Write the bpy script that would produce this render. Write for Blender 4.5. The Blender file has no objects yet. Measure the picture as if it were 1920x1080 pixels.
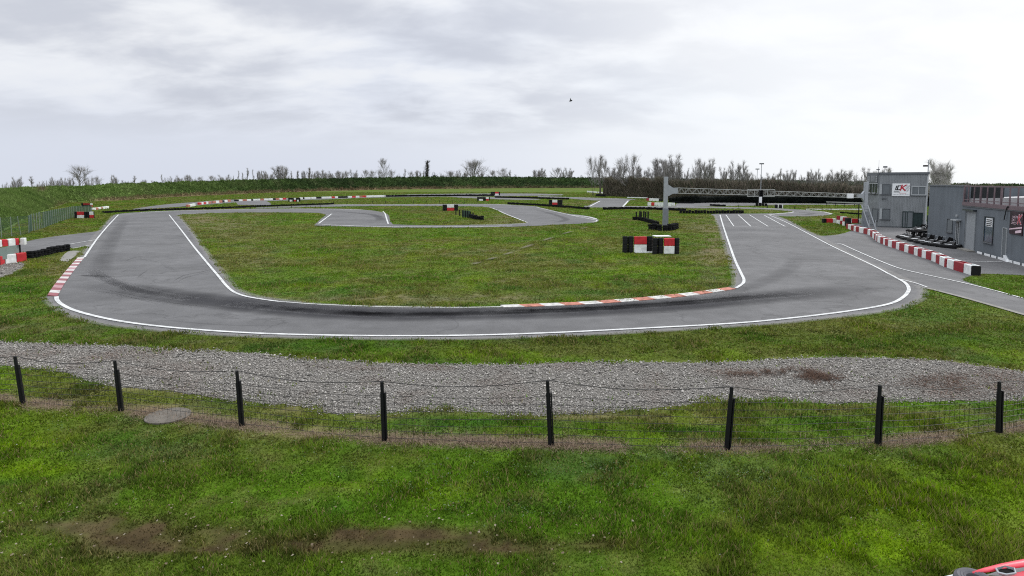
import bpy, bmesh, math, random
import numpy as np
from mathutils import Vector, Matrix
R = math.radians
rng = np.random.default_rng(7)
random.seed(7)
sc = bpy.context.scene
COL = sc.collection

# ------------------------------------------------------------------ camera model
F, HC, YH = 1150.0, 4.8, 340.0
PITCH = R(4.5)
CY = YH + F * math.tan(PITCH)      # row of the optical axis: the lens is shifted down for the rest
cp, sp = math.cos(PITCH), math.sin(PITCH)

def ray(x, y):
    a, b = x - 960.0, CY - y
    return (a, F * cp + b * sp, -F * sp + b * cp)

def G(x, y, z=0.0):
    d = ray(x, y)
    t = (z - HC) / d[2]
    return Vector((d[0] * t, d[1] * t, z))

def atD(x, y, Y):
    d = ray(x, y)
    t = Y / d[1]
    return Vector((d[0] * t, Y, HC + d[2] * t))

def ztop(p, ypix):
    """height on the vertical through p that shows at picture row ypix"""
    a = (CY - ypix) / F
    return HC + p.y * (a * cp - sp) / (cp + a * sp)

def to_px(X, Y, Z):
    v = Y * cp - (Z - HC) * sp
    v = np.where(v < 0.5, 0.5, v)
    return 960 + F * X / v, CY - F * (Y * sp + (Z - HC) * cp) / v

# ------------------------------------------------------------------ noise
def _h(ix, iy, s):
    n = (ix.astype(np.int64) * 374761393 + iy.astype(np.int64) * 668265263 + s * 974634777) & 0x7fffffff
    n = ((n ^ (n >> 13)) * 1274126177) & 0x7fffffff
    return ((n ^ (n >> 16)) & 0xffff) / 65535.0

def vnoise(x, y, s=0):
    x = np.asarray(x, float); y = np.asarray(y, float)
    ix, iy = np.floor(x), np.floor(y)
    fx, fy = x - ix, y - iy
    fx = fx * fx * (3 - 2 * fx); fy = fy * fy * (3 - 2 * fy)
    a = _h(ix, iy, s); b = _h(ix + 1, iy, s); c = _h(ix, iy + 1, s); d = _h(ix + 1, iy + 1, s)
    return (a * (1 - fx) + b * fx) * (1 - fy) + (c * (1 - fx) + d * fx) * fy

def fbm(x, y, s=0, o=4):
    t = 0; a = 0.5; f = 1.0; w = 0
    for k in range(o):
        t = t + a * vnoise(x * f + 17.3 * k, y * f - 9.1 * k, s + k); w += a
        a *= 0.5; f *= 2.03
    return t / w

def sstep(a, b, x):
    t = np.clip((x - a) / (b - a), 0, 1)
    return t * t * (3 - 2 * t)

# ------------------------------------------------------------------ materials
def mat(name, col, rough=0.7, var=0.12, scale=6.0, bump=0.0, metal=0.0, spec=0.3, attr=None, bscale=None, trans=0.0):
    m = bpy.data.materials.new(name); m.use_nodes = True
    nt = m.node_tree; b = nt.nodes['Principled BSDF']; L = nt.links
    b.inputs['Roughness'].default_value = rough
    b.inputs['Metallic'].default_value = metal
    b.inputs['Specular IOR Level'].default_value = spec
    geo = nt.nodes.new('ShaderNodeNewGeometry')
    nz = nt.nodes.new('ShaderNodeTexNoise'); nz.inputs['Scale'].default_value = scale
    nz.inputs['Detail'].default_value = 6
    L.new(geo.outputs['Position'], nz.inputs['Vector'])
    mr = nt.nodes.new('ShaderNodeMapRange')
    mr.inputs['From Min'].default_value = 0.25; mr.inputs['From Max'].default_value = 0.75
    mr.inputs['To Min'].default_value = 1 - var; mr.inputs['To Max'].default_value = 1 + var
    L.new(nz.outputs['Fac'], mr.inputs['Value'])
    mx = nt.nodes.new('ShaderNodeVectorMath'); mx.operation = 'SCALE'
    if attr:
        at = nt.nodes.new('ShaderNodeAttribute'); at.attribute_name = attr
        L.new(at.outputs['Color'], mx.inputs[0])
    else:
        mx.inputs[0].default_value = col[:3]
    L.new(mr.outputs['Result'], mx.inputs['Scale'])
    L.new(mx.outputs[0], b.inputs['Base Color'])
    if bump:
        bp = nt.nodes.new('ShaderNodeBump'); bp.inputs['Strength'].default_value = 1.0
        bp.inputs['Distance'].default_value = bump
        n2 = nt.nodes.new('ShaderNodeTexNoise'); n2.inputs['Scale'].default_value = bscale or scale * 2
        n2.inputs['Detail'].default_value = 5
        L.new(geo.outputs['Position'], n2.inputs['Vector'])
        L.new(n2.outputs['Fac'], bp.inputs['Height']); L.new(bp.outputs['Normal'], b.inputs['Normal'])
    if trans:
        tr = nt.nodes.new('ShaderNodeBsdfTranslucent'); ms = nt.nodes.new('ShaderNodeMixShader')
        ms.inputs[0].default_value = trans
        L.new(mx.outputs[0], tr.inputs['Color'])
        L.new(b.outputs[0], ms.inputs[1]); L.new(tr.outputs[0], ms.inputs[2])
        L.new(ms.outputs[0], nt.nodes['Material Output'].inputs['Surface'])
    return m

M = {}
M['ground'] = mat('ground_grass', (0, 0, 0), 0.95, 0.45, 3.0, 0.05, attr='Col', spec=0.05, bscale=9)
M['blade'] = mat('grass_blade', (0, 0, 0), 0.8, 0.05, 2.0, attr='Col', spec=0.12, trans=0.3)
M['stone'] = mat('gravel_stone', (0, 0, 0), 0.85, 0.1, 30.0, attr='Col', spec=0.2)
M['berm'] = mat('bank_grass', (0, 0, 0), 0.95, 0.35, 1.2, 0.25, attr='Col', spec=0.05, bscale=2.2)
M['gravel'] = mat('gravel_bed', (.14, .131, .117), 0.95, 0.45, 18, 0.03, bscale=25)
M['white'] = mat('white_paint', (.62, .63, .62), 0.6, 0.12, 2.5)
M['whiteplastic'] = mat('white_plastic', (.66, .68, .67), 0.5, 0.22, 4)
M['redplastic'] = mat('red_plastic', (.46, .024, .032), 0.5, 0.3, 4)
M['shadedred'] = mat('shaded_red_plastic', (.25, .014, .022), 0.5, 0.15, 3)  # red plastic darkened to paint in the shade on the pit wall faces
M['orange'] = mat('worn_red_paint', (.36, .145, .105), 0.8, 0.5, 5)
M['black'] = mat('black_rubber', (.006, .006, .0065), 0.85, 0.3, 5, spec=.1)
M['blackpl'] = mat('black_plastic', (.0065, .007, .008), 0.5, 0.2, 4, spec=0.22)
M['tyre'] = mat('tyre_rubber', (.009, .0095, .010), 0.9, 0.4, 6, spec=.1)
M['concrete'] = mat('concrete', (.20, .193, .175), 0.9, 0.22, 4, 0.01)
M['concretedark'] = mat('old_concrete', (.125, .112, .094), 0.9, 0.3, 6, 0.01)
M['galv'] = mat('galvanised_steel', (.30, .32, .34), 0.5, 0.1, 3, metal=0.2)
M['galvdark'] = mat('weathered_grey_paint', (.16, .175, .195), 0.6, 0.12, 3)
M['truss'] = mat('pale_truss_metal', (.30, .31, .295), 0.5, 0.1, 3)
M['wall'] = mat('grey_render', (.165, .182, .20), 0.85, 0.22, .7, 0.004, bscale=30)
M['clad'] = mat('grey_metal_cladding', (.20, .215, .225), 0.5, 0.06, 1.0)
M['fascia'] = mat('dark_grey_fascia', (.10, .11, .12), 0.5, 0.08, 2)
M['shutter'] = mat('grey_shutter', (.12, .135, .145), 0.6, 0.08, 3)
M['frame'] = mat('light_window_frame', (.33, .35, .36), 0.5, 0.05, 3)
M['door'] = mat('pale_grey_door', (.24, .26, .275), 0.55, 0.06, 2)
M['doord'] = mat('dark_green_door', (.016, .030, .030), 0.4, 0.2, 3)
M['glass'] = mat('dark_window_glass', (.025, .032, .038), 0.12, 0.1, 2, spec=0.6)
M['glassb'] = mat('bluish_window_glass', (.05, .075, .105), 0.15, 0.25, 2, spec=0.6)
M['rail'] = mat('faded_red_rail', (.135, .098, .108), 0.6, 0.15, 3)
M['roof'] = mat('pale_roof_sheet', (.33, .33, .34), 0.6, 0.08, 1.5)
M['mesh'] = mat('dark_mesh', (.02, .024, .026), 0.8, 0.2, 3)
M['greenpost'] = mat('green_grey_post', (.20, .24, .20), 0.6, 0.12, 3)
M['greenwire'] = mat('green_fence_wire', (.045, .085, .06), 0.6, 0.2, 3)
M['screen'] = mat('grey_green_screen', (.17, .215, .20), 0.8, 0.08, 2)
M['boardw'] = mat('white_board', (.72, .74, .75), 0.5, 0.05, 2)
M['letblack'] = mat('black_lettering', (.012, .012, .014), 0.5, 0.1, 3)
M['letred'] = mat('red_lettering', (.42, .018, .035), 0.5, 0.1, 3)
M['letgrey'] = mat('grey_lettering', (.30, .31, .33), 0.5, 0.1, 3)
M['boarddark'] = mat('dark_maroon_board', (.030, .014, .020), 0.5, 0.8, 1.5)
M['letpink'] = mat('pale_pink_lettering', (.66, .50, .56), 0.5, 0.1, 3)
M['bark'] = mat('grey_bark', (.085, .078, .070), 0.95, 0.3, 2, spec=0.1)
M['twig'] = mat('bare_twigs', (.26, .25, .242), 0.95, 0.3, 0.5, spec=0.1)
M['twigpale'] = mat('pale_bare_twigs', (.44, .425, .41), 0.95, 0.2, 0.5, spec=0.1)
M['barkpale'] = mat('pale_bark', (.30, .285, .265), 0.95, 0.2, 2, spec=0.1)
M['twigdark'] = mat('dark_twigs', (.050, .050, .040), 0.95, 0.3, 0.5, spec=0.1)
M['leafdark'] = mat('dark_evergreen_leaf', (.018, .026, .015), 0.9, 0.35, 1.0, spec=0.1)
M['thicket'] = mat('brown_thicket', (0, 0, 0), 0.95, 0.25, 0.4, attr='Col', spec=0.05)
M['redbody'] = mat('glossy_red_bodywork', (.62, .045, .075), 0.3, 0.05, 3, spec=0.5)
M['metal'] = mat('bare_metal', (.35, .35, .36), 0.35, 0.1, 4, metal=0.7)
M['rope'] = mat('black_wire', (.012, .012, .012), 0.6, 0.1, 4)

def streaked(name, col, rough, ridge=0.0):
    m = mat(name, col, rough, .10, .9, .003, bscale=30); nt = m.node_tree; L = nt.links; b = nt.nodes['Principled BSDF']
    geo = nt.nodes.new('ShaderNodeNewGeometry'); mp = nt.nodes.new('ShaderNodeMapping'); mp.inputs['Scale'].default_value = (2.6, 2.6, .22)
    L.new(geo.outputs['Position'], mp.inputs['Vector'])
    nz = nt.nodes.new('ShaderNodeTexNoise'); nz.inputs['Scale'].default_value = 1.0; nz.inputs['Detail'].default_value = 5; L.new(mp.outputs[0], nz.inputs['Vector'])
    mr = nt.nodes.new('ShaderNodeMapRange'); mr.inputs['From Min'].default_value = .42; mr.inputs['From Max'].default_value = .72; mr.inputs['To Min'].default_value = 1.04; mr.inputs['To Max'].default_value = .86
    L.new(nz.outputs['Fac'], mr.inputs['Value'])
    src = b.inputs['Base Color'].links[0].from_socket
    vm = nt.nodes.new('ShaderNodeVectorMath'); vm.operation = 'SCALE'; L.new(src, vm.inputs[0]); L.new(mr.outputs[0], vm.inputs['Scale']); L.new(vm.outputs[0], b.inputs['Base Color'])
    return m
M['wall'] = streaked('grey_render', (.118, .135, .152), .85)
M['clad'] = streaked('grey_metal_cladding', (.205, .22, .23), .5)

def asphalt_mat():
    m = bpy.data.materials.new('worn_asphalt'); m.use_nodes = True
    nt = m.node_tree; b = nt.nodes['Principled BSDF']; L = nt.links
    geo = nt.nodes.new('ShaderNodeNewGeometry')
    def noise(s, d, sx=1, sy=1):
        mp = nt.nodes.new('ShaderNodeMapping'); mp.inputs['Scale'].default_value = (sx, sy, 1)
        L.new(geo.outputs['Position'], mp.inputs['Vector'])
        n = nt.nodes.new('ShaderNodeTexNoise'); n.inputs['Scale'].default_value = s; n.inputs['Detail'].default_value = d
        L.new(mp.outputs[0], n.inputs['Vector']); return n.outputs['Fac']
    def ramp(v, a, b_, lo, hi):
        r = nt.nodes.new('ShaderNodeMapRange'); r.inputs['From Min'].default_value = a; r.inputs['From Max'].default_value = b_
        r.inputs['To Min'].default_value = lo; r.inputs['To Max'].default_value = hi
        L.new(v, r.inputs['Value']); return r.outputs['Result']
    def mul(x, y):
        q = nt.nodes.new('ShaderNodeMath'); q.operation = 'MULTIPLY'; L.new(x, q.inputs[0]); L.new(y, q.inputs[1]); return q.outputs[0]
    v = mul(ramp(noise(.22, 6), .3, .7, .78, 1.14), ramp(noise(1.3, 8), .3, .7, .86, 1.10))
    v = mul(v, ramp(noise(.5, 4, .18, 2.2), .35, .7, 1.03, .93))
    v = mul(v, ramp(noise(55, 3), .25, .75, .72, 1.30))
    v = mul(v, ramp(noise(14, 4), .58, .70, 1.0, .82))
    # thin cracks and joints
    vo = nt.nodes.new('ShaderNodeTexVoronoi'); vo.feature = 'DISTANCE_TO_EDGE'; vo.inputs['Scale'].default_value = .11
    dn = nt.nodes.new('ShaderNodeTexNoise'); dn.inputs['Scale'].default_value = .9; dn.inputs['Detail'].default_value = 4
    L.new(geo.outputs['Position'], dn.inputs['Vector'])
    ad = nt.nodes.new('ShaderNodeVectorMath'); ad.operation = 'MULTIPLY_ADD'; ad.inputs[1].default_value = (3, 3, 0)
    L.new(dn.outputs['Color'], ad.inputs[0]); L.new(geo.outputs['Position'], ad.inputs[2])
    L.new(ad.outputs[0], vo.inputs['Vector'])
    v = mul(v, ramp(vo.outputs['Distance'], 0.0, .009, .74, 1.0))
    cm = nt.nodes.new('ShaderNodeVectorMath'); cm.operation = 'SCALE'; cm.inputs[0].default_value = (.117, .1165, .118)
    L.new(v, cm.inputs['Scale']); L.new(cm.outputs[0], b.inputs['Base Color'])
    b.inputs['Roughness'].default_value = .85; b.inputs['Specular IOR Level'].default_value = .25
    bp = nt.nodes.new('ShaderNodeBump'); bp.inputs['Distance'].default_value = .006
    L.new(noise(60, 3), bp.inputs['Height']); L.new(bp.outputs['Normal'], b.inputs['Normal'])
    return m
M['asphalt'] = asphalt_mat()

def fade_mat(name, col, strength, sc_=3.0):
    m = bpy.data.materials.new(name); m.use_nodes = True
    nt = m.node_tree; b = nt.nodes['Principled BSDF']; L = nt.links
    b.inputs['Base Color'].default_value = (*col, 1); b.inputs['Roughness'].default_value = .8
    b.inputs['Specular IOR Level'].default_value = .2
    at = nt.nodes.new('ShaderNodeAttribute'); at.attribute_name = 'Fade'
    geo = nt.nodes.new('ShaderNodeNewGeometry')
    nz = nt.nodes.new('ShaderNodeTexNoise'); nz.inputs['Scale'].default_value = sc_; nz.inputs['Detail'].default_value = 6
    L.new(geo.outputs['Position'], nz.inputs['Vector'])
    mr = nt.nodes.new('ShaderNodeMapRange'); mr.inputs['From Min'].default_value = .3; mr.inputs['From Max'].default_value = .65
    mr.inputs['To Min'].default_value = .6 * strength; mr.inputs['To Max'].default_value = strength
    L.new(nz.outputs['Fac'], mr.inputs['Value'])
    mu = nt.nodes.new('ShaderNodeMath'); mu.operation = 'MULTIPLY'
    L.new(at.outputs['Fac'], mu.inputs[0]); L.new(mr.outputs[0], mu.inputs[1])
    tr = nt.nodes.new('ShaderNodeBsdfTransparent'); ms = nt.nodes.new('ShaderNodeMixShader')
    L.new(mu.outputs[0], ms.inputs[0]); L.new(tr.outputs[0], ms.inputs[1]); L.new(b.outputs[0], ms.inputs[2])
    L.new(ms.outputs[0], nt.nodes['Material Output'].inputs['Surface'])
    return m
M['rubbermark'] = fade_mat('rubbered_line', (.024, .024, .028), 1.0, .8)
M['skid'] = fade_mat('skid_mark', (.028, .028, .030), .6, 3.0)
M['wornwhite'] = fade_mat('worn_white_paint', (.72, .73, .72), .85, 2.0)
M['linepaint'] = fade_mat('scuffed_line_paint', (.60, .61, .60), 1.0, 3.5)
M['edgeworn'] = fade_mat('pale_worn_edge', (.30, .29, .275), .8, 1.5)

# ------------------------------------------------------------------ object helpers
def tag(o, label=None, cat=None, group=None, kind=None):
    if label: o['label'] = label
    if cat: o['category'] = cat
    if group: o['group'] = group
    if kind: o['kind'] = kind
    return o

def thing(name, label, cat, loc=(0, 0, 0), rz=0.0, group=None):
    o = bpy.data.objects.new(name, None); COL.objects.link(o)
    o.empty_display_size = .2
    o.location = loc; o.rotation_euler = (0, 0, rz)
    return tag(o, label, cat, group)

class MB:
    def __init__(s): s.v = []; s.f = []
    def add(s, vs, fs):
        n = len(s.v); s.v += [tuple(q) for q in vs]; s.f += [tuple(i + n for i in q) for q in fs]; return s
    def box(s, c, d, rz=0.0, m=None):
        c = Vector(c); h = Vector(d) / 2; cr, sr = math.cos(rz), math.sin(rz)
        vs = []
        for dz in (-1, 1):
            for dx, dy in ((-1, -1), (1, -1), (1, 1), (-1, 1)):
                x, y = dx * h.x, dy * h.y
                vs.append((c.x + x * cr - y * sr, c.y + x * sr + y * cr, c.z + dz * h.z))
        if m: vs = [m @ Vector(q) for q in vs]
        return s.add(vs, [(3, 2, 1, 0), (4, 5, 6, 7), (0, 1, 5, 4), (1, 2, 6, 5), (2, 3, 7, 6), (3, 0, 4, 7)])
    def hexa(s, a, b, ta, tb, n, th):
        """slab standing between base points a,b and top points ta,tb, thickness th along n"""
        o = Vector(n) * th; a, b, ta, tb = Vector(a), Vector(b), Vector(ta), Vector(tb)
        vs = [a, b, tb, ta, a + o, b + o, tb + o, ta + o]
        return s.add(vs, [(0, 1, 2, 3), (7, 6, 5, 4), (0, 4, 5, 1), (1, 5, 6, 2), (2, 6, 7, 3), (3, 7, 4, 0)])
    def tube(s, p0, p1, r0, r1=None, n=6, cap=True):
        p0, p1 = Vector(p0), Vector(p1); r1 = r0 if r1 is None else r1
        d = (p1 - p0)
        if d.length < 1e-6: return s
        d.normalize(); a = d.orthogonal().normalized(); b = d.cross(a)
        vs = []
        for p, r in ((p0, r0), (p1, r1)):
            for k in range(n):
                t = 2 * math.pi * k / n
                vs.append(p + (a * math.cos(t) + b * math.sin(t)) * r)
        fs = [(k, (k + 1) % n, n + (k + 1) % n, n + k) for k in range(n)]
        if cap: fs += [tuple(range(n - 1, -1, -1)), tuple(range(n, 2 * n))]
        return s.add(vs, fs)
    def path(s, pts, r, n=5):
        for a, b in zip(pts[:-1], pts[1:]): s.tube(a, b, r, r, n)
        return s
    def lathe(s, prof, c=(0, 0, 0), n=16, m=None):
        c = Vector(c); vs = []; fs = []
        for r, z in prof:
            for k in range(n):
                t = 2 * math.pi * k / n
                q = Vector((c.x + r * math.cos(t), c.y + r * math.sin(t), c.z + z))
                vs.append(m @ q if m else q)
        for i in range(len(prof) - 1):
            for k in range(n):
                fs.append((i * n + k, i * n + (k + 1) % n, (i + 1) * n + (k + 1) % n, (i + 1) * n + k))
        if prof[0][0] > 1e-4: fs.append(tuple(range(n - 1, -1, -1)))
        if prof[-1][0] > 1e-4: fs.append(tuple(range((len(prof) - 1) * n, len(prof) * n)))
        return s.add(vs, fs)
    def torus(s, Rm, r, c=(0, 0, 0), n=20, k=8, m=None, sz=1.0):
        vs = []; fs = []; c = Vector(c)
        for i in range(n):
            t = 2 * math.pi * i / n
            for j in range(k):
                u = 2 * math.pi * j / k
                q = Vector(((Rm + r * math.cos(u)) * math.cos(t), (Rm + r * math.cos(u)) * math.sin(t), r * sz * math.sin(u)))
                vs.append((m @ q if m else q) + c)
        for i in range(n):
            for j in range(k):
                fs.append((i * k + j, ((i + 1) % n) * k + j, ((i + 1) % n) * k + (j + 1) % k, i * k + (j + 1) % k))
        return s.add(vs, fs)
    def build(s, name, material, parent=None, smooth=False, bevel=0.0):
        me = bpy.data.meshes.new(name)
        off = Vector(parent.location) if parent is not None else Vector((0, 0, 0))
        me.from_pydata([(q[0] - off.x, q[1] - off.y, q[2] - off.z) for q in s.v], [], s.f)
        if bevel:
            bm = bmesh.new(); bm.from_mesh(me)
            es = [e for e in bm.edges if len(e.link_faces) == 2 and e.calc_face_angle(0) > .6]
            bmesh.ops.bevel(bm, geom=es, offset=bevel, segments=1, affect='EDGES', clamp_overlap=True)
            bm.to_mesh(me); bm.free()
        if smooth: me.shade_smooth()
        me.materials.append(material)
        o = bpy.data.objects.new(name, me); COL.objects.link(o)
        if parent is not None: o.parent = parent
        return o

def copy_tree(o, parent=None):
    c = o.copy(); COL.objects.link(c)
    if parent is not None: c.parent = parent
    for ch in o.children: copy_tree(ch, c)
    return c

def np_mesh(name, V, Fc, material, colors=None, k=3, parent=None):
    me = bpy.data.meshes.new(name)
    V = np.ascontiguousarray(V, np.float32); Fc = np.ascontiguousarray(Fc, np.int32)
    me.vertices.add(len(V)); me.vertices.foreach_set('co', V.ravel())
    me.loops.add(Fc.size); me.loops.foreach_set('vertex_index', Fc.ravel())
    me.polygons.add(len(Fc)); me.polygons.foreach_set('loop_start', np.arange(0, Fc.size, k, dtype=np.int32))
    if colors is not None:
        a = me.attributes.new('Col', 'FLOAT_COLOR', 'POINT')
        c = np.ones((len(V), 4), np.float32); c[:, :3] = colors
        a.data.foreach_set('color', c.ravel())
    me.update(calc_edges=True)
    me.materials.append(material)
    o = bpy.data.objects.new(name, me); COL.objects.link(o)
    if parent is not None: o.parent = parent
    return o

def smooth_px(pts, n=8):
    """Catmull-Rom through the picture points"""
    if len(pts) < 3: return list(pts)
    P = [pts[0]] + list(pts) + [pts[-1]]; out = []
    for i in range(1, len(P) - 2):
        a, b, c, d = P[i - 1], P[i], P[i + 1], P[i + 2]
        for k in range(n):
            t = k / n
            out.append(tuple(.5 * (2 * b[j] + (c[j] - a[j]) * t + (2 * a[j] - 5 * b[j] + 4 * c[j] - d[j]) * t * t
                                   + (3 * b[j] - a[j] - 3 * c[j] + d[j]) * t ** 3) for j in (0, 1)))
    out.append(tuple(pts[-1])); return out

PAVED = []
def sheet(name, chains, z, material, label=None, keep=True, rag=0.0):
    px = []
    for c in chains: px += smooth_px(c, 7) if len(c) > 2 else list(c)
    P = [G(*q) for q in px]
    Q = [P[0]]
    for q in P[1:]:
        if (q - Q[-1]).length > .02: Q.append(q)
    if rag:
        D = []
        for a, b in zip(Q, Q[1:] + Q[:1]):
            n = max(1, min(60, int((b - a).length / .25)))
            for k in range(n): D.append(a.lerp(b, k / n))
        Q = [q + Vector((random.uniform(-rag, rag), random.uniform(-rag, rag), 0)) for q in D]
    if keep: PAVED.append(np.array([(q.x, q.y) for q in Q]))
    mb = MB(); mb.add([(q.x, q.y, z) for q in Q], [tuple(range(len(Q)))])
    o = mb.build(name, material)
    if o.data.polygons[0].normal.z < 0: o.data.flip_normals()
    tag(o, label, None, None, 'structure')
    return o

def strip_mesh(pts, w, z, fades=None, nx=1):
    """ribbon along ground points; w number or per-point list"""
    n = len(pts); V = []; Fs = []; A = []
    prof = {1: (1, 1), 4: (0, .75, 1, .75, 0)}[nx]
    for i, p in enumerate(pts):
        a = pts[max(0, i - 1)]; b = pts[min(n - 1, i + 1)]
        t = (b - a); t.z = 0
        t = t.normalized() if t.length > 1e-6 else Vector((1, 0, 0))
        nrm = Vector((-t.y, t.x, 0)); ww = w[i] if isinstance(w, (list, tuple)) else w
        for j in range(nx + 1):
            q = p + nrm * ww * (.5 - j / nx)
            V.append((q.x, q.y, z)); A.append(prof[j] * (fades[i] if fades else 1))
    k = nx + 1
    for i in range(n - 1):
        for j in range(nx): Fs.append((i * k + j, i * k + j + 1, (i + 1) * k + j + 1, (i + 1) * k + j))
    return V, Fs, A

def decal(name, lines, material, z, nx=1, label=None):
    V = []; Fs = []; A = []
    for pts, w, fades in lines:
        v, f, a = strip_mesh(pts, w, z, fades, nx)
        n = len(V); V += v; Fs += [tuple(i + n for i in q) for q in f]; A += a
    mb = MB(); mb.add(V, Fs); o = mb.build(name, material)
    at = o.data.attributes.new('Fade', 'FLOAT', 'POINT'); at.data.foreach_set('value', np.array(A, np.float32))
    if o.data.polygons[0].normal.z < 0: o.data.flip_normals()
    return tag(o, label, None, None, 'structure')

def gl(px, n=8): return [G(*q) for q in smooth_px(px, n)]

# ------------------------------------------------------------------ the track
main_outer = [(212, 404), (206, 411), (190, 429), (172, 451), (158, 473), (150, 484)]
main_outer2 = [(146, 485), (126, 507), (103, 535), (87, 556)]
main_outer3 = [(87, 557), (93, 566), (108, 578), (130, 590), (170, 602), (230, 612.5), (330, 622.5), (450, 630), (600, 634), (750, 636), (900, 635),
               (1050, 630), (1200, 623), (1350, 614), (1450, 607), (1560, 596), (1650, 585), (1700, 573), (1726, 560), (1730, 546), (1722, 536)]
main_outer4 = [(1712, 531), (1648, 502), (1608, 484), (1570, 463.5), (1534, 442.5), (1509, 431), (1484, 416.5), (1464, 408), (1447, 402.5)]
main_inner = [(1340, 403.5), (1344, 415), (1350, 430), (1357, 450), (1365, 475), (1374, 500), (1379, 520), (1379, 534), (1372, 541)]
main_inner2 = [(1368, 543), (1300, 552), (1200, 562.5), (1100, 570), (1000, 574.5), (930, 577), (830, 577), (740, 576), (640, 573.5),
               (550, 566), (484, 557), (450, 546), (433, 533), (415, 511), (396, 486), (375, 457), (353, 426), (338, 409), (331, 403.6)]
sheet('track_asphalt', [main_outer, main_outer2, main_outer3, main_outer4, main_inner, main_inner2], .008, M['asphalt'],
      'grey kart track sweeping round the near corner', rag=.02)
sheet('track_asphalt', [[(211, 405), (222, 401.3), (262, 397.8), (340, 394.6), (480, 391.6), (600, 391.3), (660, 392.3), (700, 395), (721, 399.5), (729, 404), (731, 412), (735, 419), (738, 421.5)],
                        [(738, 426.6), (604, 424), (591, 420.5)], [(591, 420.5), (600, 412), (609, 404), (604, 400.6), (580, 398.8), (480, 398.4), (400, 399.8), (335, 403.2), (325, 408)]], .012, M['asphalt'], rag=.02)
sheet('track_asphalt', [[(734, 421), (800, 422.5), (900, 422), (960, 420.3), (988, 418.3)], [(990, 417.6), (950, 403), (925, 391.3), (912, 388.6), (880, 387.2), (720, 386.4), (600, 388), (480, 391)],
                        [(480, 389.3), (620, 383.8), (720, 383.4), (900, 382.6), (960, 384.3), (1002, 386.8), (1012, 389), (1060, 400), (1090, 403.5), (1112, 407.5), (1122, 412), (1119, 416), (1100, 418.8), (1040, 421.7), (960, 425.4), (840, 427), (734, 427)]],
      .016, M['asphalt'], rag=.02)
sheet('track_asphalt', [[(1098, 387.8), (1125, 376.2), (1150, 374), (1178, 374.6), (1181, 376), (1168, 388.5)]], .012, M['asphalt'])
sheet('track_asphalt', [[(1095, 386.2), (1180, 386.6), (1300, 387.4), (1400, 389), (1480, 392), (1530, 395.8), (1557, 399.5), (1561, 402), (1540, 405), (1490, 406), (1440, 405)],
                        [(1338, 405), (1340, 401.2), (1420, 400.6), (1470, 399.6), (1484, 397.8), (1475, 395.6), (1440, 393), (1380, 391.4), (1300, 390.6), (1180, 389.2), (1095, 389.2)]], .016, M['asphalt'])
sheet('track_asphalt', [[(1268, 382), (1300, 380.2), (1400, 380.6), (1500, 381.6), (1650, 383.4)], [(1650, 384.2), (1500, 384.2), (1400, 385.8), (1340, 386.8), (1300, 387.4), (1265, 387)]], .020, M['asphalt'])
sheet('track_asphalt', [[(248, 392), (300, 384.5), (365, 379), (440, 374.3), (560, 371.2), (660, 367.8), (720, 366), (800, 364), (900, 363), (1000, 363), (1056, 364.6)],
                        [(1056, 366.2), (1000, 367.2), (900, 368.2), (720, 370.2), (600, 374.3), (480, 378), (400, 383), (320, 389), (252, 393.5)]], .012, M['asphalt'])
sheet('track_asphalt', [[(440, 376.5), (470, 374.5), (495, 376), (506, 384.3), (446, 384)]], .016, M['asphalt'])
sheet('track_asphalt', [[(840, 368.4), (900, 368.9), (960, 370.9), (1012, 373.4), (1000, 375), (960, 374.6), (860, 370.7)]], .016, M['asphalt'])
sheet('track_asphalt', [[(1008, 368), (1060, 369.3), (1125, 371.3), (1182, 373), (1186, 375), (1120, 376), (1060, 372), (1008, 369.6)]], .020, M['asphalt'])
# pit apron, access lane, left access road
sheet('pit_apron', [[(1490, 440), (1505, 436), (1525, 441), (1548, 442), (1572, 439.5), (1592, 434), (1606, 427)], [(1606, 427), (1625, 419), (2150, 419), (2150, 540)],
                    [(2150, 540), (1990, 522), (1920, 516.5), (1860, 513.5), (1836, 514), (1810, 521), (1812, 528), (1850, 539.5), (1920, 560), (1990, 581), (2150, 628)],
                    [(2150, 672), (1990, 612), (1920, 592), (1840, 569), (1760, 547), (1735, 540.5), (1726, 548)], [(1726, 548), (1700, 570), (1560, 560)]], .004, M['asphalt'],
      'grey tarmac apron and pit lane in front of the buildings')
sheet('access_road', [[(-120, 500), (0, 466), (55, 451.5), (100, 443.6), (150, 437.5), (190, 432.5), (206, 426)], [(206, 426), (190, 446), (166, 460), (122, 467), (60, 472), (0, 482), (-120, 520)]], .004, M['asphalt'],
      'grey access lane joining the track from the left')
sheet('gravel_trap', [[(-200, 640), (0, 640), (120, 645), (250, 650), (380, 656), (500, 664), (640, 677), (800, 683), (960, 683), (1120, 679), (1280, 681), (1420, 676), (1540, 671), (1680, 672), (1760, 675), (1820, 684), (1920, 697), (2150, 730)],
                      [(2150, 760), (1920, 752), (1800, 752), (1640, 755), (1540, 756), (1440, 753), (1330, 757), (1200, 768), (1080, 777), (960, 779), (860, 770), (760, 773), (640, 776), (560, 762), (440, 752), (330, 735), (200, 722), (110, 697), (0, 686), (-200, 672)]],
      .006, M['gravel'], 'pale gravel run-off strip behind the wire fence', rag=.05)
sheet('gravel_trap', [[(-80, 502), (0, 494), (30, 491), (46, 497), (30, 508), (5, 520), (-80, 540)]], .006, M['gravel'], 'small gravel patch below the left barrier', rag=.05)
sheet('concrete_slab', [[(110, 490), (127, 472), (150, 470.5)], [(152, 471), (140, 481), (127, 490.5)]], .010, M['concrete'], 'pale concrete slab in the grass beside the track')

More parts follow.
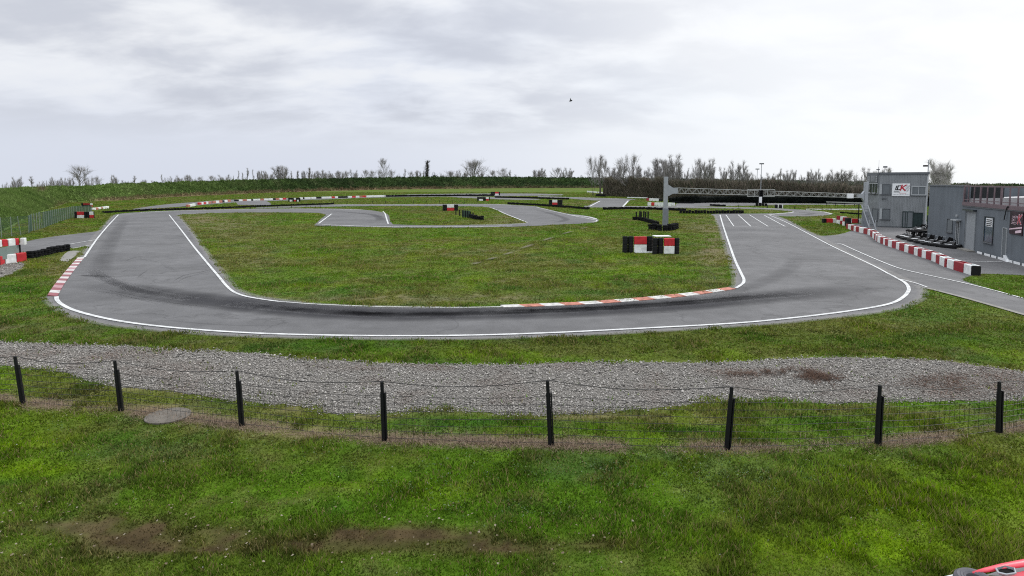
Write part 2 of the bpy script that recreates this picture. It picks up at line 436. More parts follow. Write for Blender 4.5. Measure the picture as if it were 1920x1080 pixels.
# painted lines
def WL(px, w, n=8, fade=None):
    P = gl(px, n); return (P, w, fade)
L1 = [(222, 403), (205, 421), (185, 444.5), (171, 464), (158.5, 483)]
L2 = [(106, 557), (107.5, 564), (118, 573), (140, 583), (180, 594), (230, 604), (300, 613), (380, 620), (480, 626), (600, 629.5), (750, 631), (900, 629.5), (1050, 624.5),
      (1200, 617), (1350, 609), (1440, 602), (1540, 591), (1620, 580), (1670, 570), (1693, 558.5), (1702.5, 548), (1703.5, 540), (1697, 531), (1685, 524)]
L3 = [(1443, 404), (1475, 417.5), (1520, 441), (1560, 462), (1600, 481), (1640, 500), (1664, 513)]
L4 = [(1560, 456.5), (1577, 458), (1600, 468), (1640, 485.5), (1680, 501.5), (1720, 512), (1800, 529.5), (1860, 544), (1920, 560.5), (1990, 581)]
L5 = [(1683, 523.5), (1700, 527), (1720, 532.5), (1738, 539)]
L6 = [(1350, 403), (1356, 424), (1366, 454), (1378, 488), (1389, 512), (1394.5, 524), (1393, 532), (1380, 541)]
L7 = [(317, 403), (340, 432), (365, 465), (393, 499), (410, 519), (426, 538), (442, 550), (470, 558.5), (520, 566)]
decal('track_line', [WL(L1, 0.126), WL(L2, 0.148), WL(L3, 0.111), WL(L6, 0.141), WL(L7, 0.126),
                     WL([(1361, 403.2), (1376, 424.5)], .11), WL([(1384, 403), (1408, 425)], .11), WL([(1405, 403), (1440, 425)], .11), WL([(1433, 404), (1472, 425)], .11),
                     WL([(622, 401.2), (597.5, 419.3)], .16), WL([(718, 396.5), (722, 401), (725, 411), (728, 420)], .17),
                     WL([(912, 388.8), (925, 391.2), (950, 402), (989, 417.6)], .16), WL([(1006, 388.5), (1060, 401.4), (1118, 413.2)], .16), WL([(1118, 413.2), (1119, 415.2), (1110, 417)], .16),
                     WL([(1168, 387.6), (1178, 376.5)], .35), WL([(1106, 387), (1125, 377)], .3)],
      M['linepaint'], .030, label='white edge lines and grid bays painted on the track')
decal('pit_lane_line', [WL(L4, 0.096), WL(L5, 0.096), WL([(1800, 490), (1880, 491.5)], .12),
                        WL([(125, 459.3), (186, 448.7)], .10), WL([(137, 466), (176, 458.8)], .10)], M['linepaint'], .026, label='white line between pit lane and apron')
def ff(n, a=.25, b=1, c=.25):
    return [b * min(1, (i / (n - 1)) / .25) if i < n / 2 else b * min(1, (1 - i / (n - 1)) / .25) for i in range(n)]
wl = []
for px, w in (([(520, 566), (580, 570.5), (640, 573.3), (720, 576), (860, 577.5), (945, 576)], .10), ([(1664, 513), (1674, 518), (1684, 523.5)], .12), ([(1362, 425.4), (1420, 425.5), (1492, 425.8)], .06),
              ([(604, 421.6), (720, 425.2), (840, 425.6), (960, 424)], .35), ([(880, 422.2), (940, 421.2), (988, 418.6)], .2), ([(262, 398.5), (340, 395.2), (480, 392.2), (600, 392), (680, 393.6)], .4),
              ([(1070, 403.5), (1100, 406.5), (1120, 411.5)], .4), ([(620, 384.2), (720, 383.8), (900, 383), (960, 384.6)], .5), ([(440, 375), (560, 371.6), (720, 366.4), (900, 363.3), (1056, 364.9)], .6),
              ([(1180, 387), (1300, 387.9), (1400, 389.3), (1480, 392.3)], .4), ([(1010, 368.4), (1060, 369.6), (1125, 371.6), (1180, 373.2)], .5), ([(1300, 380.6), (1400, 381), (1500, 382), (1640, 383.6)], .5),
              ([(1440, 402.8), (1484, 398.4), (1482, 397)], .4), ([(1560, 401.6), (1540, 396.8), (1500, 393.6)], .3)):
    P = gl(px, 10); wl.append((P, w, [.8] * len(P)))
decal('worn_track_line', wl, M['wornwhite'], .028, 1, 'faded white edge lines on the distant track')
# pale worn asphalt shoulders
wl = []
for px, w in ((main_outer3, .5), (main_inner2, .55), (main_inner, .5), (main_outer4, .6), (main_outer, .5)):
    P = gl(px, 6); wl.append((P, w, [.55] * len(P)))
decal('track_shoulder', wl, M['edgeworn'], .020, 4, 'pale dusty shoulder of the track')
M['drain'] = fade_mat('dry_drain_strip', (.15, .135, .105), .75, 1.3)
P = gl([(1100, 428), (1060, 439), (1010, 456), (960, 475), (920, 488), (884, 499)], 10)
decal('drain_channel', [(P, .45, [max(0, math.sin(i * .83 + .4) + .35) * .75 for i in range(len(P))])], M['drain'], .10, 4, 'narrow dry drainage strip crossing the infield grass')
# rubber and skid marks
wl = []
for px, w, s in (([(150, 530), (230, 541), (330, 556), (430, 568), (540, 579), (700, 588.5), (900, 588), (1060, 583.5), (1200, 576), (1330, 566.5), (1450, 556), (1560, 546), (1640, 530)], 2.6, .95),
                 ([(430, 569), (560, 581), (720, 590), (900, 587.5), (1080, 581), (1260, 570), (1400, 559), (1520, 549)], 1.0, .8),
                 ([(900, 585), (1060, 580), (1220, 571), (1360, 560), (1460, 551)], .45, .7),
                 ([(170, 505), (200, 524), (260, 545), (360, 562)], .8, .5),
                 ([(1500, 480), (1470, 510), (1400, 540), (1300, 558)], 1.2, .18), ([(150, 516), (175, 518), (215, 519)], .5, .6),
                 ([(240, 402), (225, 425), (205, 460), (190, 500), (200, 525)], 1.3, .2), ([(620, 396), (700, 403), (715, 415)], 1.5, .4),
                 ([(1000, 392), (1060, 410), (1040, 418)], 1.2, .3), ([(1440, 394), (1520, 400), (1500, 404)], 1.5, .3)):
    P = gl(px, 8); wl.append((P, w, [q * s for q in ff(len(P))]))
decal('rubber_line', wl, M['rubbermark'], .024, 4, 'dark rubbered racing line through the corner')
wl = []
for px, w in (([(325, 528), (345, 517), (375, 511), (398, 505)], .09), ([(330, 530), (352, 520), (380, 513), (400, 509)], .07), ([(258, 521), (266, 514), (276, 508)], .06), ([(232, 492), (250, 484), (280, 479), (310, 478)], .06),
              ([(226, 512), (240, 506), (262, 503)], .05), ([(224, 538), (231, 543), (238, 546)], .07), ([(160, 545), (220, 552), (300, 572)], .05), ([(180, 540), (260, 556), (360, 574)], .05), ([(200, 552), (300, 566), (420, 580)], .05),
              ([(240, 530), (360, 556), (520, 575), (640, 583)], .06), ([(300, 600), (420, 610), (560, 612)], .05), ([(1290, 480), (1340, 520), (1320, 548)], .05)):
    P = gl(px, 8); wl.append((P, w, [q * .8 for q in ff(len(P))]))
decal('skid_mark', wl, M['skid'], .025, 4, 'dark curved tyre skid marks on the left straight')

# kerbs: thin raised ramps
def kerb(name, a, b, n, mats, label, cat, slant=0.0, h=.035):
    """red and white kerb between ground polylines a (inner) and b (outer)"""
    root = thing(name, label, cat, a[0])
    def along(P, t):
        ls = [0]
        for p, q in zip(P[:-1], P[1:]): ls.append(ls[-1] + (q - p).length)
        t = min(max(t, 0), 1) * ls[-1]
        for i in range(len(P) - 1):
            if t <= ls[i + 1] + 1e-9: return P[i].lerp(P[i + 1], (t - ls[i]) / max(1e-9, ls[i + 1] - ls[i]))
        return P[-1]
    groups = {}
    for i in range(n):
        mname = mats(i)
        mb = MB()
        t0, t1 = i / n, (i + 1) / n
        p0, p1 = along(a, t0), along(a, t1); q0, q1 = along(b, t0 - slant), along(b, t1 - slant)
        z0, z1 = .031, .031 + h
        vs = [(p0.x, p0.y, z0), (p1.x, p1.y, z0), (q1.x, q1.y, z1), (q0.x, q0.y, z1)]
        vs += [(x, y, 0) for x, y, _ in vs]
        mb.add(vs, [(0, 1, 2, 3), (0, 4, 5, 1), (1, 5, 6, 2), (2, 6, 7, 3), (3, 7, 4, 0)])
        mb.build('kerb_segment', mname, root)
    return root
M['kerbpink'] = mat('faded_pink_kerb_paint', (.34, .20, .215), .75, .25, 5)
M['kerbred'] = mat('worn_dark_red_kerb_paint', (.22, .075, .085), .75, .35, 5)
M['kerbwhite'] = mat('worn_white_kerb_paint', (.46, .45, .43), .8, .4, 5)
M['kerbpale'] = mat('dirty_white_kerb_paint', (.42, .39, .38), .75, .3, 5)
seq = ['kerbwhite', 'kerbpink', 'kerbwhite', 'kerbred', 'kerbwhite', 'kerbred', 'kerbwhite', 'kerbpink', 'kerbpale', 'kerbred', 'kerbpale', 'kerbred', 'kerbpale', 'kerbred', 'kerbpale', 'kerbred', 'kerbpink', 'kerbred', 'kerbwhite', 'kerbred']
kerb('track_kerb', gl([(158.5, 483), (140, 506), (120, 534), (108, 556)]), gl([(146, 484.5), (126, 507), (103, 535), (89, 556)]), 20, lambda i: M[seq[i]],
     'faded pink and white kerb on the outside of the left corner', 'kerb')
s2 = lambda i: M['orange'] if (i // 3) % 2 == 0 else M['kerbwhite']
kerb('track_kerb', gl([(1380, 542.5), (1300, 554.5), (1200, 564.5), (1100, 571.5), (1000, 575.8), (945, 577)]), gl([(1368, 540.5), (1292, 551), (1192, 561), (1092, 568.3), (996, 572.6), (938, 574.8)]), 42, s2,
     'long worn orange and white kerb along the inside of the near corner', 'kerb', slant=-.008)
decal('concrete_edging', [WL([(1735, 540.5), (1760, 546.5), (1800, 557), (1840, 568), (1920, 591), (1990, 611)], .22)], M['concrete'], .034, label='pale concrete edging along the access lane')

# ------------------------------------------------------------------ ground and grass colours
fence_px = [(-60, 738), (42, 757), (226, 770), (452, 799), (720, 826), (1032, 835), (1362, 843), (1644, 834), (1871, 811), (1990, 790)]
FX = np.array([p[0] for p in fence_px], float); FY = np.array([p[1] for p in fence_px], float)
OL = np.array((.098, .112, .026)); GR = np.array((.070, .128, .011)); BR = np.array((.118, .178, .006)); DK = np.array((.034, .084, .012))
TAN = np.array((.155, .125, .078)); DIRT = np.array((.070, .046, .032)); STRAW = np.array((.21, .155, .112)); GREY = np.array((.085, .100, .055))
PATCH = [  # cx, cy, rx, ry (picture units on the ground), colour, strength
    (250, 1000, 130, 34, DIRT, 1.6), (420, 1012, 110, 22, DIRT, 1.0), (690, 1016, 150, 26, DIRT, 1.6), (880, 1026, 130, 22, DIRT, 1.4), (560, 1024, 110, 20, DIRT, 1.2),
    (1110, 1022, 130, 14, DIRT, .7), (330, 1030, 160, 10, DIRT, 1.0), (780, 1004, 160, 9, DIRT, 1.2), (150, 985, 90, 10, DIRT, .9), (120, 985, 90, 20, TAN, .5), (60, 1050, 120, 18, TAN, .35), (340, 960, 150, 16, OL, .6), (330, 850, 130, 20, GREY, .55), (1340, 920, 60, 30, GREY, .8),
    (1180, 870, 230, 34, np.array((.060, .100, .030)), .9), (1480, 890, 190, 36, GREY, .65), (1440, 945, 60, 22, GREY, .7), (1700, 850, 120, 14, GREY, .5),
    (40, 830, 110, 30, BR, .7), (60, 880, 170, 14, BR, .7), (230, 785, 90, 10, DK, .6), (160, 782, 60, 9, BR, .6), (1000, 960, 200, 16, DK, .7), (1150, 955, 220, 12, GR, .8), (560, 910, 250, 14, BR, .45), (820, 925, 100, 14, BR, .5),
    (1700, 930, 330, 70, BR, .75), (1650, 1030, 400, 50, BR, .8), (1320, 1050, 160, 26, OL, .6), (1300, 985, 120, 12, TAN, .25), (660, 860, 350, 20, OL, .6),
    (300, 765, 100, 14, STRAW, .7), (600, 812, 160, 12, STRAW, .65), (1500, 770, 160, 9, TAN, .5), (1340, 775, 60, 12, TAN, .6), (860, 772, 120, 8, TAN, .5), (280, 735, 160, 10, TAN, .6), (540, 770, 80, 10, TAN, .7), (1100, 782, 180, 8, TAN, .8), (700, 782, 90, 7, TAN, .7), (1300, 790, 120, 9, TAN, .6), (1750, 775, 160, 10, TAN, .4), (900, 792, 110, 9, DK, .9), (1290, 808, 90, 7, DK, .8), (1560, 790, 100, 8, DK, .6),
    (430, 428, 90, 26, TAN, .5), (370, 412, 60, 12, TAN, .6), (470, 480, 60, 40, TAN, .35), (560, 445, 160, 12, OL, .6), (1340, 470, 30, 60, TAN, .6), (1310, 420, 45, 16, TAN, .35), (660, 562, 260, 8, TAN, .45), (720, 500, 220, 16, OL, .5), (900, 470, 200, 12, TAN, .2),
    (1000, 545, 260, 14, DK, .3), (850, 435, 280, 8, GR, .7), (930, 560, 120, 9, TAN, .35), (120, 522, 34, 26, TAN, .65), (70, 545, 70, 14, DK, .4), (150, 600, 110, 12, TAN, .30), (60, 620, 120, 10, TAN, .45), (600, 655, 200, 12, DK, .5), (250, 640, 120, 7, TAN, .35),
    (800, 642, 400, 12, DK, .35), (1500, 640, 350, 16, GR, .5), (1800, 600, 130, 40, np.array((.065, .108, .018)), .7), (1880, 535, 60, 18, np.array((.065, .105, .018)), .7), (800, 395, 90, 5, np.array((.085, .070, .036)), .5), (960, 410, 40, 10, TAN, .5), (1090, 381, 50, 4, TAN, .4), (1430, 396, 50, 3, TAN, .4), (1520, 412, 60, 5, TAN, .35),
    (170, 408, 50, 10, OL, .5), (1540, 430, 50, 8, DK, .4)]
def grass_col(X, Y, fine=True):
    px, py = to_px(X, Y, np.zeros_like(X))
    n1 = fbm(X * .22, Y * .22, 1, 3); n2 = fbm(X * .8, Y * .8, 5, 3); n3 = fbm(X * 2.6, Y * 2.6, 9, 3)
    c = OL[None] + (GR - OL)[None] * sstep(.35, .65, n1)[:, None]
    c = c + (DK[None] - c) * (sstep(.52, .72, n2) * .6)[:, None]
    c = c + (BR[None] - c) * (sstep(.55, .75, fbm(X * .5, Y * .5, 21, 3)) * .45)[:, None]
    c = c + (TAN[None] - c) * (sstep(.52, .80, n3) * .40)[:, None]
    wob = (n2 - .5) * 60; wob2 = (n3 - .5) * 26
    for cx, cy, rx, ry, k, s in PATCH:
        d = ((px + wob - cx) / rx) ** 2 + ((py + wob2 * ry / 30 - cy) / ry) ** 2
        w = np.exp(-d * 1.1) * s * ((.55 if k is DIRT else .25) + 1.0 * sstep(.36, .60, .5 * n3 + .5 * n2))
        c = c + (k[None] - c) * np.clip(w, 0, 1)[:, None]
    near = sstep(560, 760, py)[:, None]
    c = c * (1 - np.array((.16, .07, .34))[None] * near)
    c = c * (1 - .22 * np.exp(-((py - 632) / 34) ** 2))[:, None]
    fy = np.interp(px, FX, FY)
    w = np.exp(-((py - fy + 2 + wob * .12) / 11) ** 2) * (.12 + .88 * sstep(.40, .62, n2)) * .8
    c = c + (STRAW[None] * .9 - c) * np.clip(w, 0, 1)[:, None]
    return c

crest_px, crest_D = [], []
def dip(X, Y):
    px, _ = to_px(X, Y, np.zeros_like(X))
    D = np.interp(px, crest_px, crest_D) + 14
    return -.035 * np.maximum(0, Y - D)

# berm stations: foot, crest
FOOT, CREST = [], []
nrm = Vector((-.84, .54, 0))
for f in (Vector((-26, 24, 0)), Vector((-36, 39, 0)), G(0, 438), G(60, 405), G(105, 388)):
    FOOT.append(f); c = f + nrm * 11; CREST.append(Vector((c.x, c.y, 3.55)))
FOOT.append(G(128, 380)); CREST.append(atD(138, 349.5, 150))
for fx, fy, cx, cy in ((175, 377.5, 185, 347.5), (240, 375, 250, 345), (300, 371, 305, 343), (370, 367.5, 372, 341), (480, 362.5, 482, 338), (590, 359, 590, 336), (700, 356, 700, 334), (800, 354.6, 800, 332), (960, 353, 960, 332.5), (1130, 352.5, 1130, 334),
                       (1270, 354, 1270, 335.5), (1400, 356, 1400, 338.5), (1520, 357, 1520, 340), (1640, 358, 1640, 341.5), (1800, 360, 1800, 346), (2100, 363, 2100, 347)):
    f = G(fx, fy); FOOT.append(f); CREST.append(atD(cx, cy, f.y + 13))
for c in CREST:
    a, _ = to_px(np.array([c.x]), np.array([c.y]), np.array([c.z])); crest_px.append(float(a[0])); crest_D.append(c.y)
o_ = np.argsort(crest_px); crest_px = np.array(crest_px)[o_]; crest_D = np.array(crest_D)[o_]

NR, NC = 520, 420
rows = np.exp(np.linspace(math.log(5.0), math.log(3500.0), NR)) - 4.0
us = np.linspace(-1.35, 1.35, NC)
YY, UU = np.meshgrid(rows, us, indexing='ij')
XX = UU * (YY + 10)
X = XX.ravel(); Y = YY.ravel()
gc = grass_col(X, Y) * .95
Z = dip(X, Y)
idx = np.arange(NR * NC).reshape(NR, NC)
Fq = np.stack([idx[:-1, :-1], idx[:-1, 1:], idx[1:, 1:], idx[1:, :-1]], -1).reshape(-1, 4)
gnd = np_mesh('ground', np.stack([X, Y, Z], 1), Fq, M['ground'], gc, 4)
tag(gnd, 'uneven green and straw coloured grassland of the circuit', None, None, 'structure')

# ------------------------------------------------------------------ embankment
def berm():
    ns, nt = 0, 22
    S = []; 
    dense = []
    for i in range(len(FOOT) - 1):
        L = (FOOT[i + 1] - FOOT[i]).length; n = max(2, int(L / 1.1))
        n = min(n, 110)
        for k in range(n): dense.append((FOOT[i].lerp(FOOT[i + 1], k / n), CREST[i].lerp(CREST[i + 1], k / n)))
    dense.append((FOOT[-1], CREST[-1]))
    prof = [(-.10, -.02), (0, .0), (.05, .02)] + [(t, t ** .92) for t in np.linspace(.1, .93, 22)] + [(1.0, .99), (1.1, 1.0), (1.5, .97), (2.2, .4), (3.0, -.4)]
    V = []
    for f, c in dense:
        d = c - f; d.z = 0
        for t, h in prof: V.append((f.x + d.x * t, f.y + d.y * t, c.z * h))
    V = np.array(V); nP = len(prof); nS = len(dense)
    T = np.tile(np.array([p[0] for p in prof]), nS); 
    al = np.repeat(np.arange(nS), nP)
    nz = fbm(V[:, 0] * .35, V[:, 1] * .35, 3, 4) + .6 * fbm(V[:, 0] * 1.1 + V[:, 2], V[:, 1] * 1.1, 31, 3)
    amp = np.where(T > .04, .75, .0) * np.where(T > 1.05, .5, 1)
    dist = V[:, 1]
    V[:, 2] += (nz - .8) * amp * np.clip(dist / 200, .25, 1.3)
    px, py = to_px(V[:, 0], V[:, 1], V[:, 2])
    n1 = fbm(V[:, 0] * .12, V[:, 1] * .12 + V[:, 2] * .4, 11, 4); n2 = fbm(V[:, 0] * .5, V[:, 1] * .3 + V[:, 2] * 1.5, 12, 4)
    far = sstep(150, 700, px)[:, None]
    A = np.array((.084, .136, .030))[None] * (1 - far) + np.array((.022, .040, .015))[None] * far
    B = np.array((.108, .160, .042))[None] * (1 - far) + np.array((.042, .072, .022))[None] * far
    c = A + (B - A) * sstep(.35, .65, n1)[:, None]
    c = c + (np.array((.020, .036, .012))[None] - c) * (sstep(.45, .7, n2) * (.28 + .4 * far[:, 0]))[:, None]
    c = c + (np.array((.11, .105, .06))[None] - c) * (sstep(.6, .8, fbm(V[:, 0] * .3, V[:, 1] * .3, 44, 3)) * .25)[:, None]
    br = sstep(150, 185, px) * (1 - sstep(.10, .20, T + (n2 - .5) * .25)) * np.where(T > -.05, 1, 0) * (1 - .6 * sstep(720, 1100, px))
    c = c + (np.array((.16, .112, .068))[None] - c) * np.clip(br * (.45 + .6 * n2), 0, 1)[:, None]
    w = np.exp(-(((px - 120) / 16) ** 2 + ((py - 388) / 8) ** 2))
    c = c + (np.array((.17, .13, .07))[None] - c) * (w * .8)[:, None]
    w = np.exp(-(((px - 76) / 10) ** 2 + ((py - 355) / 5) ** 2)); c = c + (np.array((.12, .085, .06))[None] - c) * (w * .8)[:, None]
    id_ = np.arange(nS * nP).reshape(nS, nP)
    Fq = np.stack([id_[:-1, :-1], id_[1:, :-1], id_[1:, 1:], id_[:-1, 1:]], -1).reshape(-1, 4)
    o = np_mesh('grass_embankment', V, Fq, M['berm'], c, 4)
    tag(o, 'long grassy embankment enclosing the circuit with a bare earth strip at its foot', None, None, 'structure')
    # coarse tufts standing on the bank
    tri = np.array([id_[:-1, :-1].ravel(), id_[1:, :-1].ravel(), id_[1:, 1:].ravel()]).T
    ok = (T[tri[:, 0]] > .04) & (T[tri[:, 0]] < 1.05)
    tri = tri[ok]
    area = np.linalg.norm(np.cross(V[tri[:, 1]] - V[tri[:, 0]], V[tri[:, 2]] - V[tri[:, 0]]), axis=1) / (V[tri[:, 0]][:, 1] ** 1.4)
    n = 90000
    pk = rng.choice(len(tri), n, p=area / area.sum())
    u, v = rng.random(n), rng.random(n)
    P = V[tri[pk, 0]] + (V[tri[pk, 1]] - V[tri[pk, 0]]) * u[:, None] + (V[tri[pk, 2]] - V[tri[pk, 0]]) * v[:, None]
    fw = sstep(90, 260, P[:, 1])[:, None]
    cc = c[tri[pk, 0]] * (1 + (rng.uniform(.65, 1.5, (n, 1)) - 1) * (.5 + .5 * fw))
    sz = np.clip(P[:, 1] / 330, .16, 1.0) * rng.uniform(.5, 1.2, n)
    ang = rng.uniform(0, 2 * np.pi, n)
    dx, dy = np.cos(ang), np.sin(ang)
    a = P.copy(); a[:, 0] -= dx * sz * .45; a[:, 1] -= dy * sz * .45; a[:, 2] -= .05
    b = P.copy(); b[:, 0] += dx * sz * .45; b[:, 1] += dy * sz * .45; b[:, 2] -= .05
    t = P.copy(); t[:, 0] += rng.normal(0, .35, n) * sz; t[:, 1] += rng.normal(0, .35, n) * sz; t[:, 2] += sz * rng.uniform(.5, 1.0, n)
    VV = np.stack([a, b, t], 1).reshape(-1, 3)
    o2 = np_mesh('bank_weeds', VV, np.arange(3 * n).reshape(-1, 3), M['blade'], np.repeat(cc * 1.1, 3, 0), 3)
    tag(o2, 'rough grass and weeds growing over the long embankment', 'weeds', None, 'stuff')
berm()

# ------------------------------------------------------------------ grass blades
def inside(P, poly):
    x, y = P[:, 0], P[:, 1]; r = np.zeros(len(P), bool)
    lo, hi = poly.min(0), poly.max(0)
    k = np.where((x > lo[0]) & (x < hi[0]) & (y > lo[1]) & (y < hi[1]))[0]
    if not len(k): return r
    xs, ys = x[k], y[k]; q = np.zeros(len(k), bool)
    n = len(poly)
    for i in range(n):
        x0, y0 = poly[i]; x1, y1 = poly[(i + 1) % n]
        if y0 == y1: continue
        c = ((y0 > ys) != (y1 > ys)) & (xs < (x1 - x0) * (ys - y0) / (y1 - y0) + x0)
        q ^= c
    r[k] = q
    return r

GRAV = [p for p in PAVED if False]
def grass():
    n = 1200000
    Yb = np.exp(rng.uniform(math.log(6.4), math.log(270.0), n))
    Xb = rng.uniform(-.93, .93, n) * (Yb + .6)
    P = np.stack([Xb, Yb], 1)
    jit = P + rng.normal(0, .04, (n, 2)) + ((np.stack([fbm(Xb * 1.3, Yb * 1.3, 51, 3), fbm(Xb * 1.3, Yb * 1.3, 57, 3)], 1) - .5) * .45)
    bad = np.zeros(n, bool); grav = np.zeros(n, bool)
    for k, poly in enumerate(PAVED):
        ins = inside(jit, poly)
        if k in GRAVIDX: 
            j2 = P + rng.normal(0, .12, (n, 2)) + ((np.stack([fbm(Xb * .9, Yb * .9, 151, 3), fbm(Xb * .9, Yb * .9, 157, 3)], 1) - .5) * 1.1); ins = inside(j2, poly) & (rng.random(n) > .012); 
        bad |= ins
    P = P[~bad]; n = len(P); Xb, Yb = P[:, 0], P[:, 1]
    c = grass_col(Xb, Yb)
    lum = c.sum(1)
    patch = fbm(Xb * 1.1, Yb * 1.1, 61, 3); big = fbm(Xb * .35, Yb * .35, 71, 3)
    px, py = to_px(Xb, Yb, np.zeros(n))
    right = sstep(1100, 1500, px) * sstep(840, 960, py)
    h = (.026 + .060 * sstep(.45, .75, patch) * (.35 + big) + .045 * right * sstep(.35, .7, patch)) * (Yb / 8) ** .24
    dirt = c[:, 1] < c[:, 0] * 1.02
    h *= np.where(dirt, .55, 1.0)
    keep = rng.random(n) < np.where(dirt, .36, 1.0) * (.72 + .5 * patch)
    P, c, h, patch = P[keep], c[keep], h[keep], patch[keep]; n = len(P); Xb, Yb = P[:, 0], P[:, 1]
    h *= rng.uniform(.55, 1.35, n)
    w = .0105 * (Yb / 8) ** .92 * rng.uniform(.6, 1.3, n)
    ang = rng.uniform(0, 2 * np.pi, n); la = rng.uniform(0, 2 * np.pi, n); ln = h * rng.uniform(.15, 1.0, n)
    clump = fbm(Xb * 4.5, Yb * 3.2, 95, 2); cl2 = fbm(Xb * 1.7 + 5, Yb * 1.2, 97, 3)
    far = sstep(14, 34, Yb)
    k1 = .68 + .66 * sstep(.25, .75, clump) + .30 * (cl2 - .5)
    cc = c * (k1 + (1.10 - k1) * far * .6)[:, None] * (1 + (rng.uniform(.58, 1.62, n) - 1) * (1 - .45 * far))[:, None] * np.stack([rng.uniform(.88, 1.14, n), np.ones(n), rng.uniform(.8, 1.25, n)], 1)
    dry = rng.random(n) < (.05 + .09 * sstep(.45, .7, patch))
    cc[dry] = np.array((.21, .175, .095))[None] * rng.uniform(.55, 1.15, (dry.sum(), 1))
    fl = rng.random(n) < .0016
    a = np.stack([Xb - np.cos(ang) * w, Yb - np.sin(ang) * w, np.full(n, -.003)], 1)
    b = np.stack([Xb + np.cos(ang) * w, Yb + np.sin(ang) * w, np.full(n, -.003)], 1)
    t = np.stack([Xb + np.cos(la) * ln, Yb + np.sin(la) * ln, h], 1)
    V = np.stack([a, b, t], 1).reshape(-1, 3)
    o = np_mesh('grass', V, np.arange(3 * n).reshape(-1, 3), M['blade'], np.repeat(cc * np.array((1.17, 1.19, .88)), 3, 0), 3)
    tag(o, 'short patchy green grass covering the verges and the infield', 'grass', None, 'stuff')
    # broad-leaved clover and weeds
    m = 52000
    Yl = np.exp(rng.uniform(math.log(6.5), math.log(13.5), m)); Xl = rng.uniform(-.9, .9, m) * (Yl + .5)
    pl, pm = to_px(Xl, Yl, np.zeros(m))
    dens = np.zeros(m)
    for cx, cy, rx, ry, k_ in ((1180, 870, 260, 45, 1), (1440, 905, 200, 50, 1), (330, 850, 170, 30, .7), (850, 890, 220, 40, .6), (1700, 860, 160, 26, .6), (560, 855, 200, 26, .5), (930, 950, 160, 24, .6), (120, 800, 140, 26, .4), (760, 800, 260, 20, .4), (1560, 800, 220, 20, .4)):
        dens = np.maximum(dens, k_ * np.exp(-(((pl - cx) / rx) ** 2 + ((pm - cy) / ry) ** 2)))
    nn = fbm(Xl * 2.2, Yl * 2.2, 131, 3)
    ok = (dens * sstep(.34, .60, nn) > rng.random(m)) 
    for k in GRAVIDX: ok &= ~inside(np.stack([Xl, Yl], 1), PAVED[k])
    Xl, Yl = Xl[ok], Yl[ok]; m = len(Xl)
    s_ = rng.uniform(.006, .017, m); a0 = rng.uniform(0, 6.28, m); z = rng.uniform(.025, .075, m); tl = rng.uniform(-.8, .8, (m, 2))
    V = []
    for j in range(4):
        rr = s_ * (1.0 if j % 2 == 0 else .62); ox, oy = rr * np.cos(a0 + j * 1.5708), rr * np.sin(a0 + j * 1.5708)
        V.append(np.stack([Xl + ox, Yl + oy, z + ox * tl[:, 0] + oy * tl[:, 1]], 1))
    V = np.stack(V, 1).reshape(-1, 3)
    pal = np.array([(.075, .135, .045), (.10, .16, .065), (.060, .115, .030), (.15, .20, .11), (.16, .15, .09)])
    cc = pal[rng.choice(5, m, p=[.34, .27, .22, .10, .07])] * rng.uniform(.6, 1.25, (m, 1))
    o = np_mesh('clover', V, np.arange(4 * m).reshape(-1, 4), M['blade'], np.repeat(cc, 4, 0), 4)
    tag(o, 'low broad-leaved clover and weeds in patches of the near grass', 'clover', None, 'stuff')
    # small daisies and dead leaves lying in the grass
    m = 900
    Yl = np.exp(rng.uniform(math.log(6.6), math.log(13), m)); Xl = rng.uniform(-.9, .9, m) * Yl
    pl, pm = to_px(Xl, Yl, np.zeros(m))
    V = []; Fc = []; C = []
    for x, y, q, r in zip(Xl, Yl, pl, pm):
        dirtish = abs(r - 1005) < 60 and q < 1200
        if not dirtish and random.random() > .45: continue
        s = random.uniform(.008, .024) if dirtish else random.uniform(.005, .010)
        a0 = random.uniform(0, 6.28); z = random.uniform(.03, .06)
        k = len(V)
        for j in range(5):
            V.append((x + s * math.cos(a0 + j * 1.2566) * random.uniform(.6, 1.1), y + s * math.sin(a0 + j * 1.2566), z + random.uniform(-.006, .012)))
        Fc += [(k, k + 1, k + 2), (k, k + 2, k + 3), (k, k + 3, k + 4)]
        col = random.choice([(.24, .20, .14), (.17, .13, .09), (.30, .26, .20)]) if dirtish else random.choice([(.40, .42, .38), (.22, .20, .26), (.25, .26, .18)])
        C += [col] * 5
    o = np_mesh('fallen_leaves', np.array(V), np.array(Fc), M['blade'], np.array(C), 3)
    tag(o, 'pale dead leaves and tiny daisies scattered in the near grass', 'leaves', None, 'stuff')
GRAVIDX = [k for k, o in enumerate([q for q in COL.objects if q.get('kind') == 'structure' and q.name.split('.')[0] in ('track_asphalt', 'pit_apron', 'access_road', 'gravel_trap', 'concrete_slab')]) if o.name.startswith('gravel_trap')]
grass()

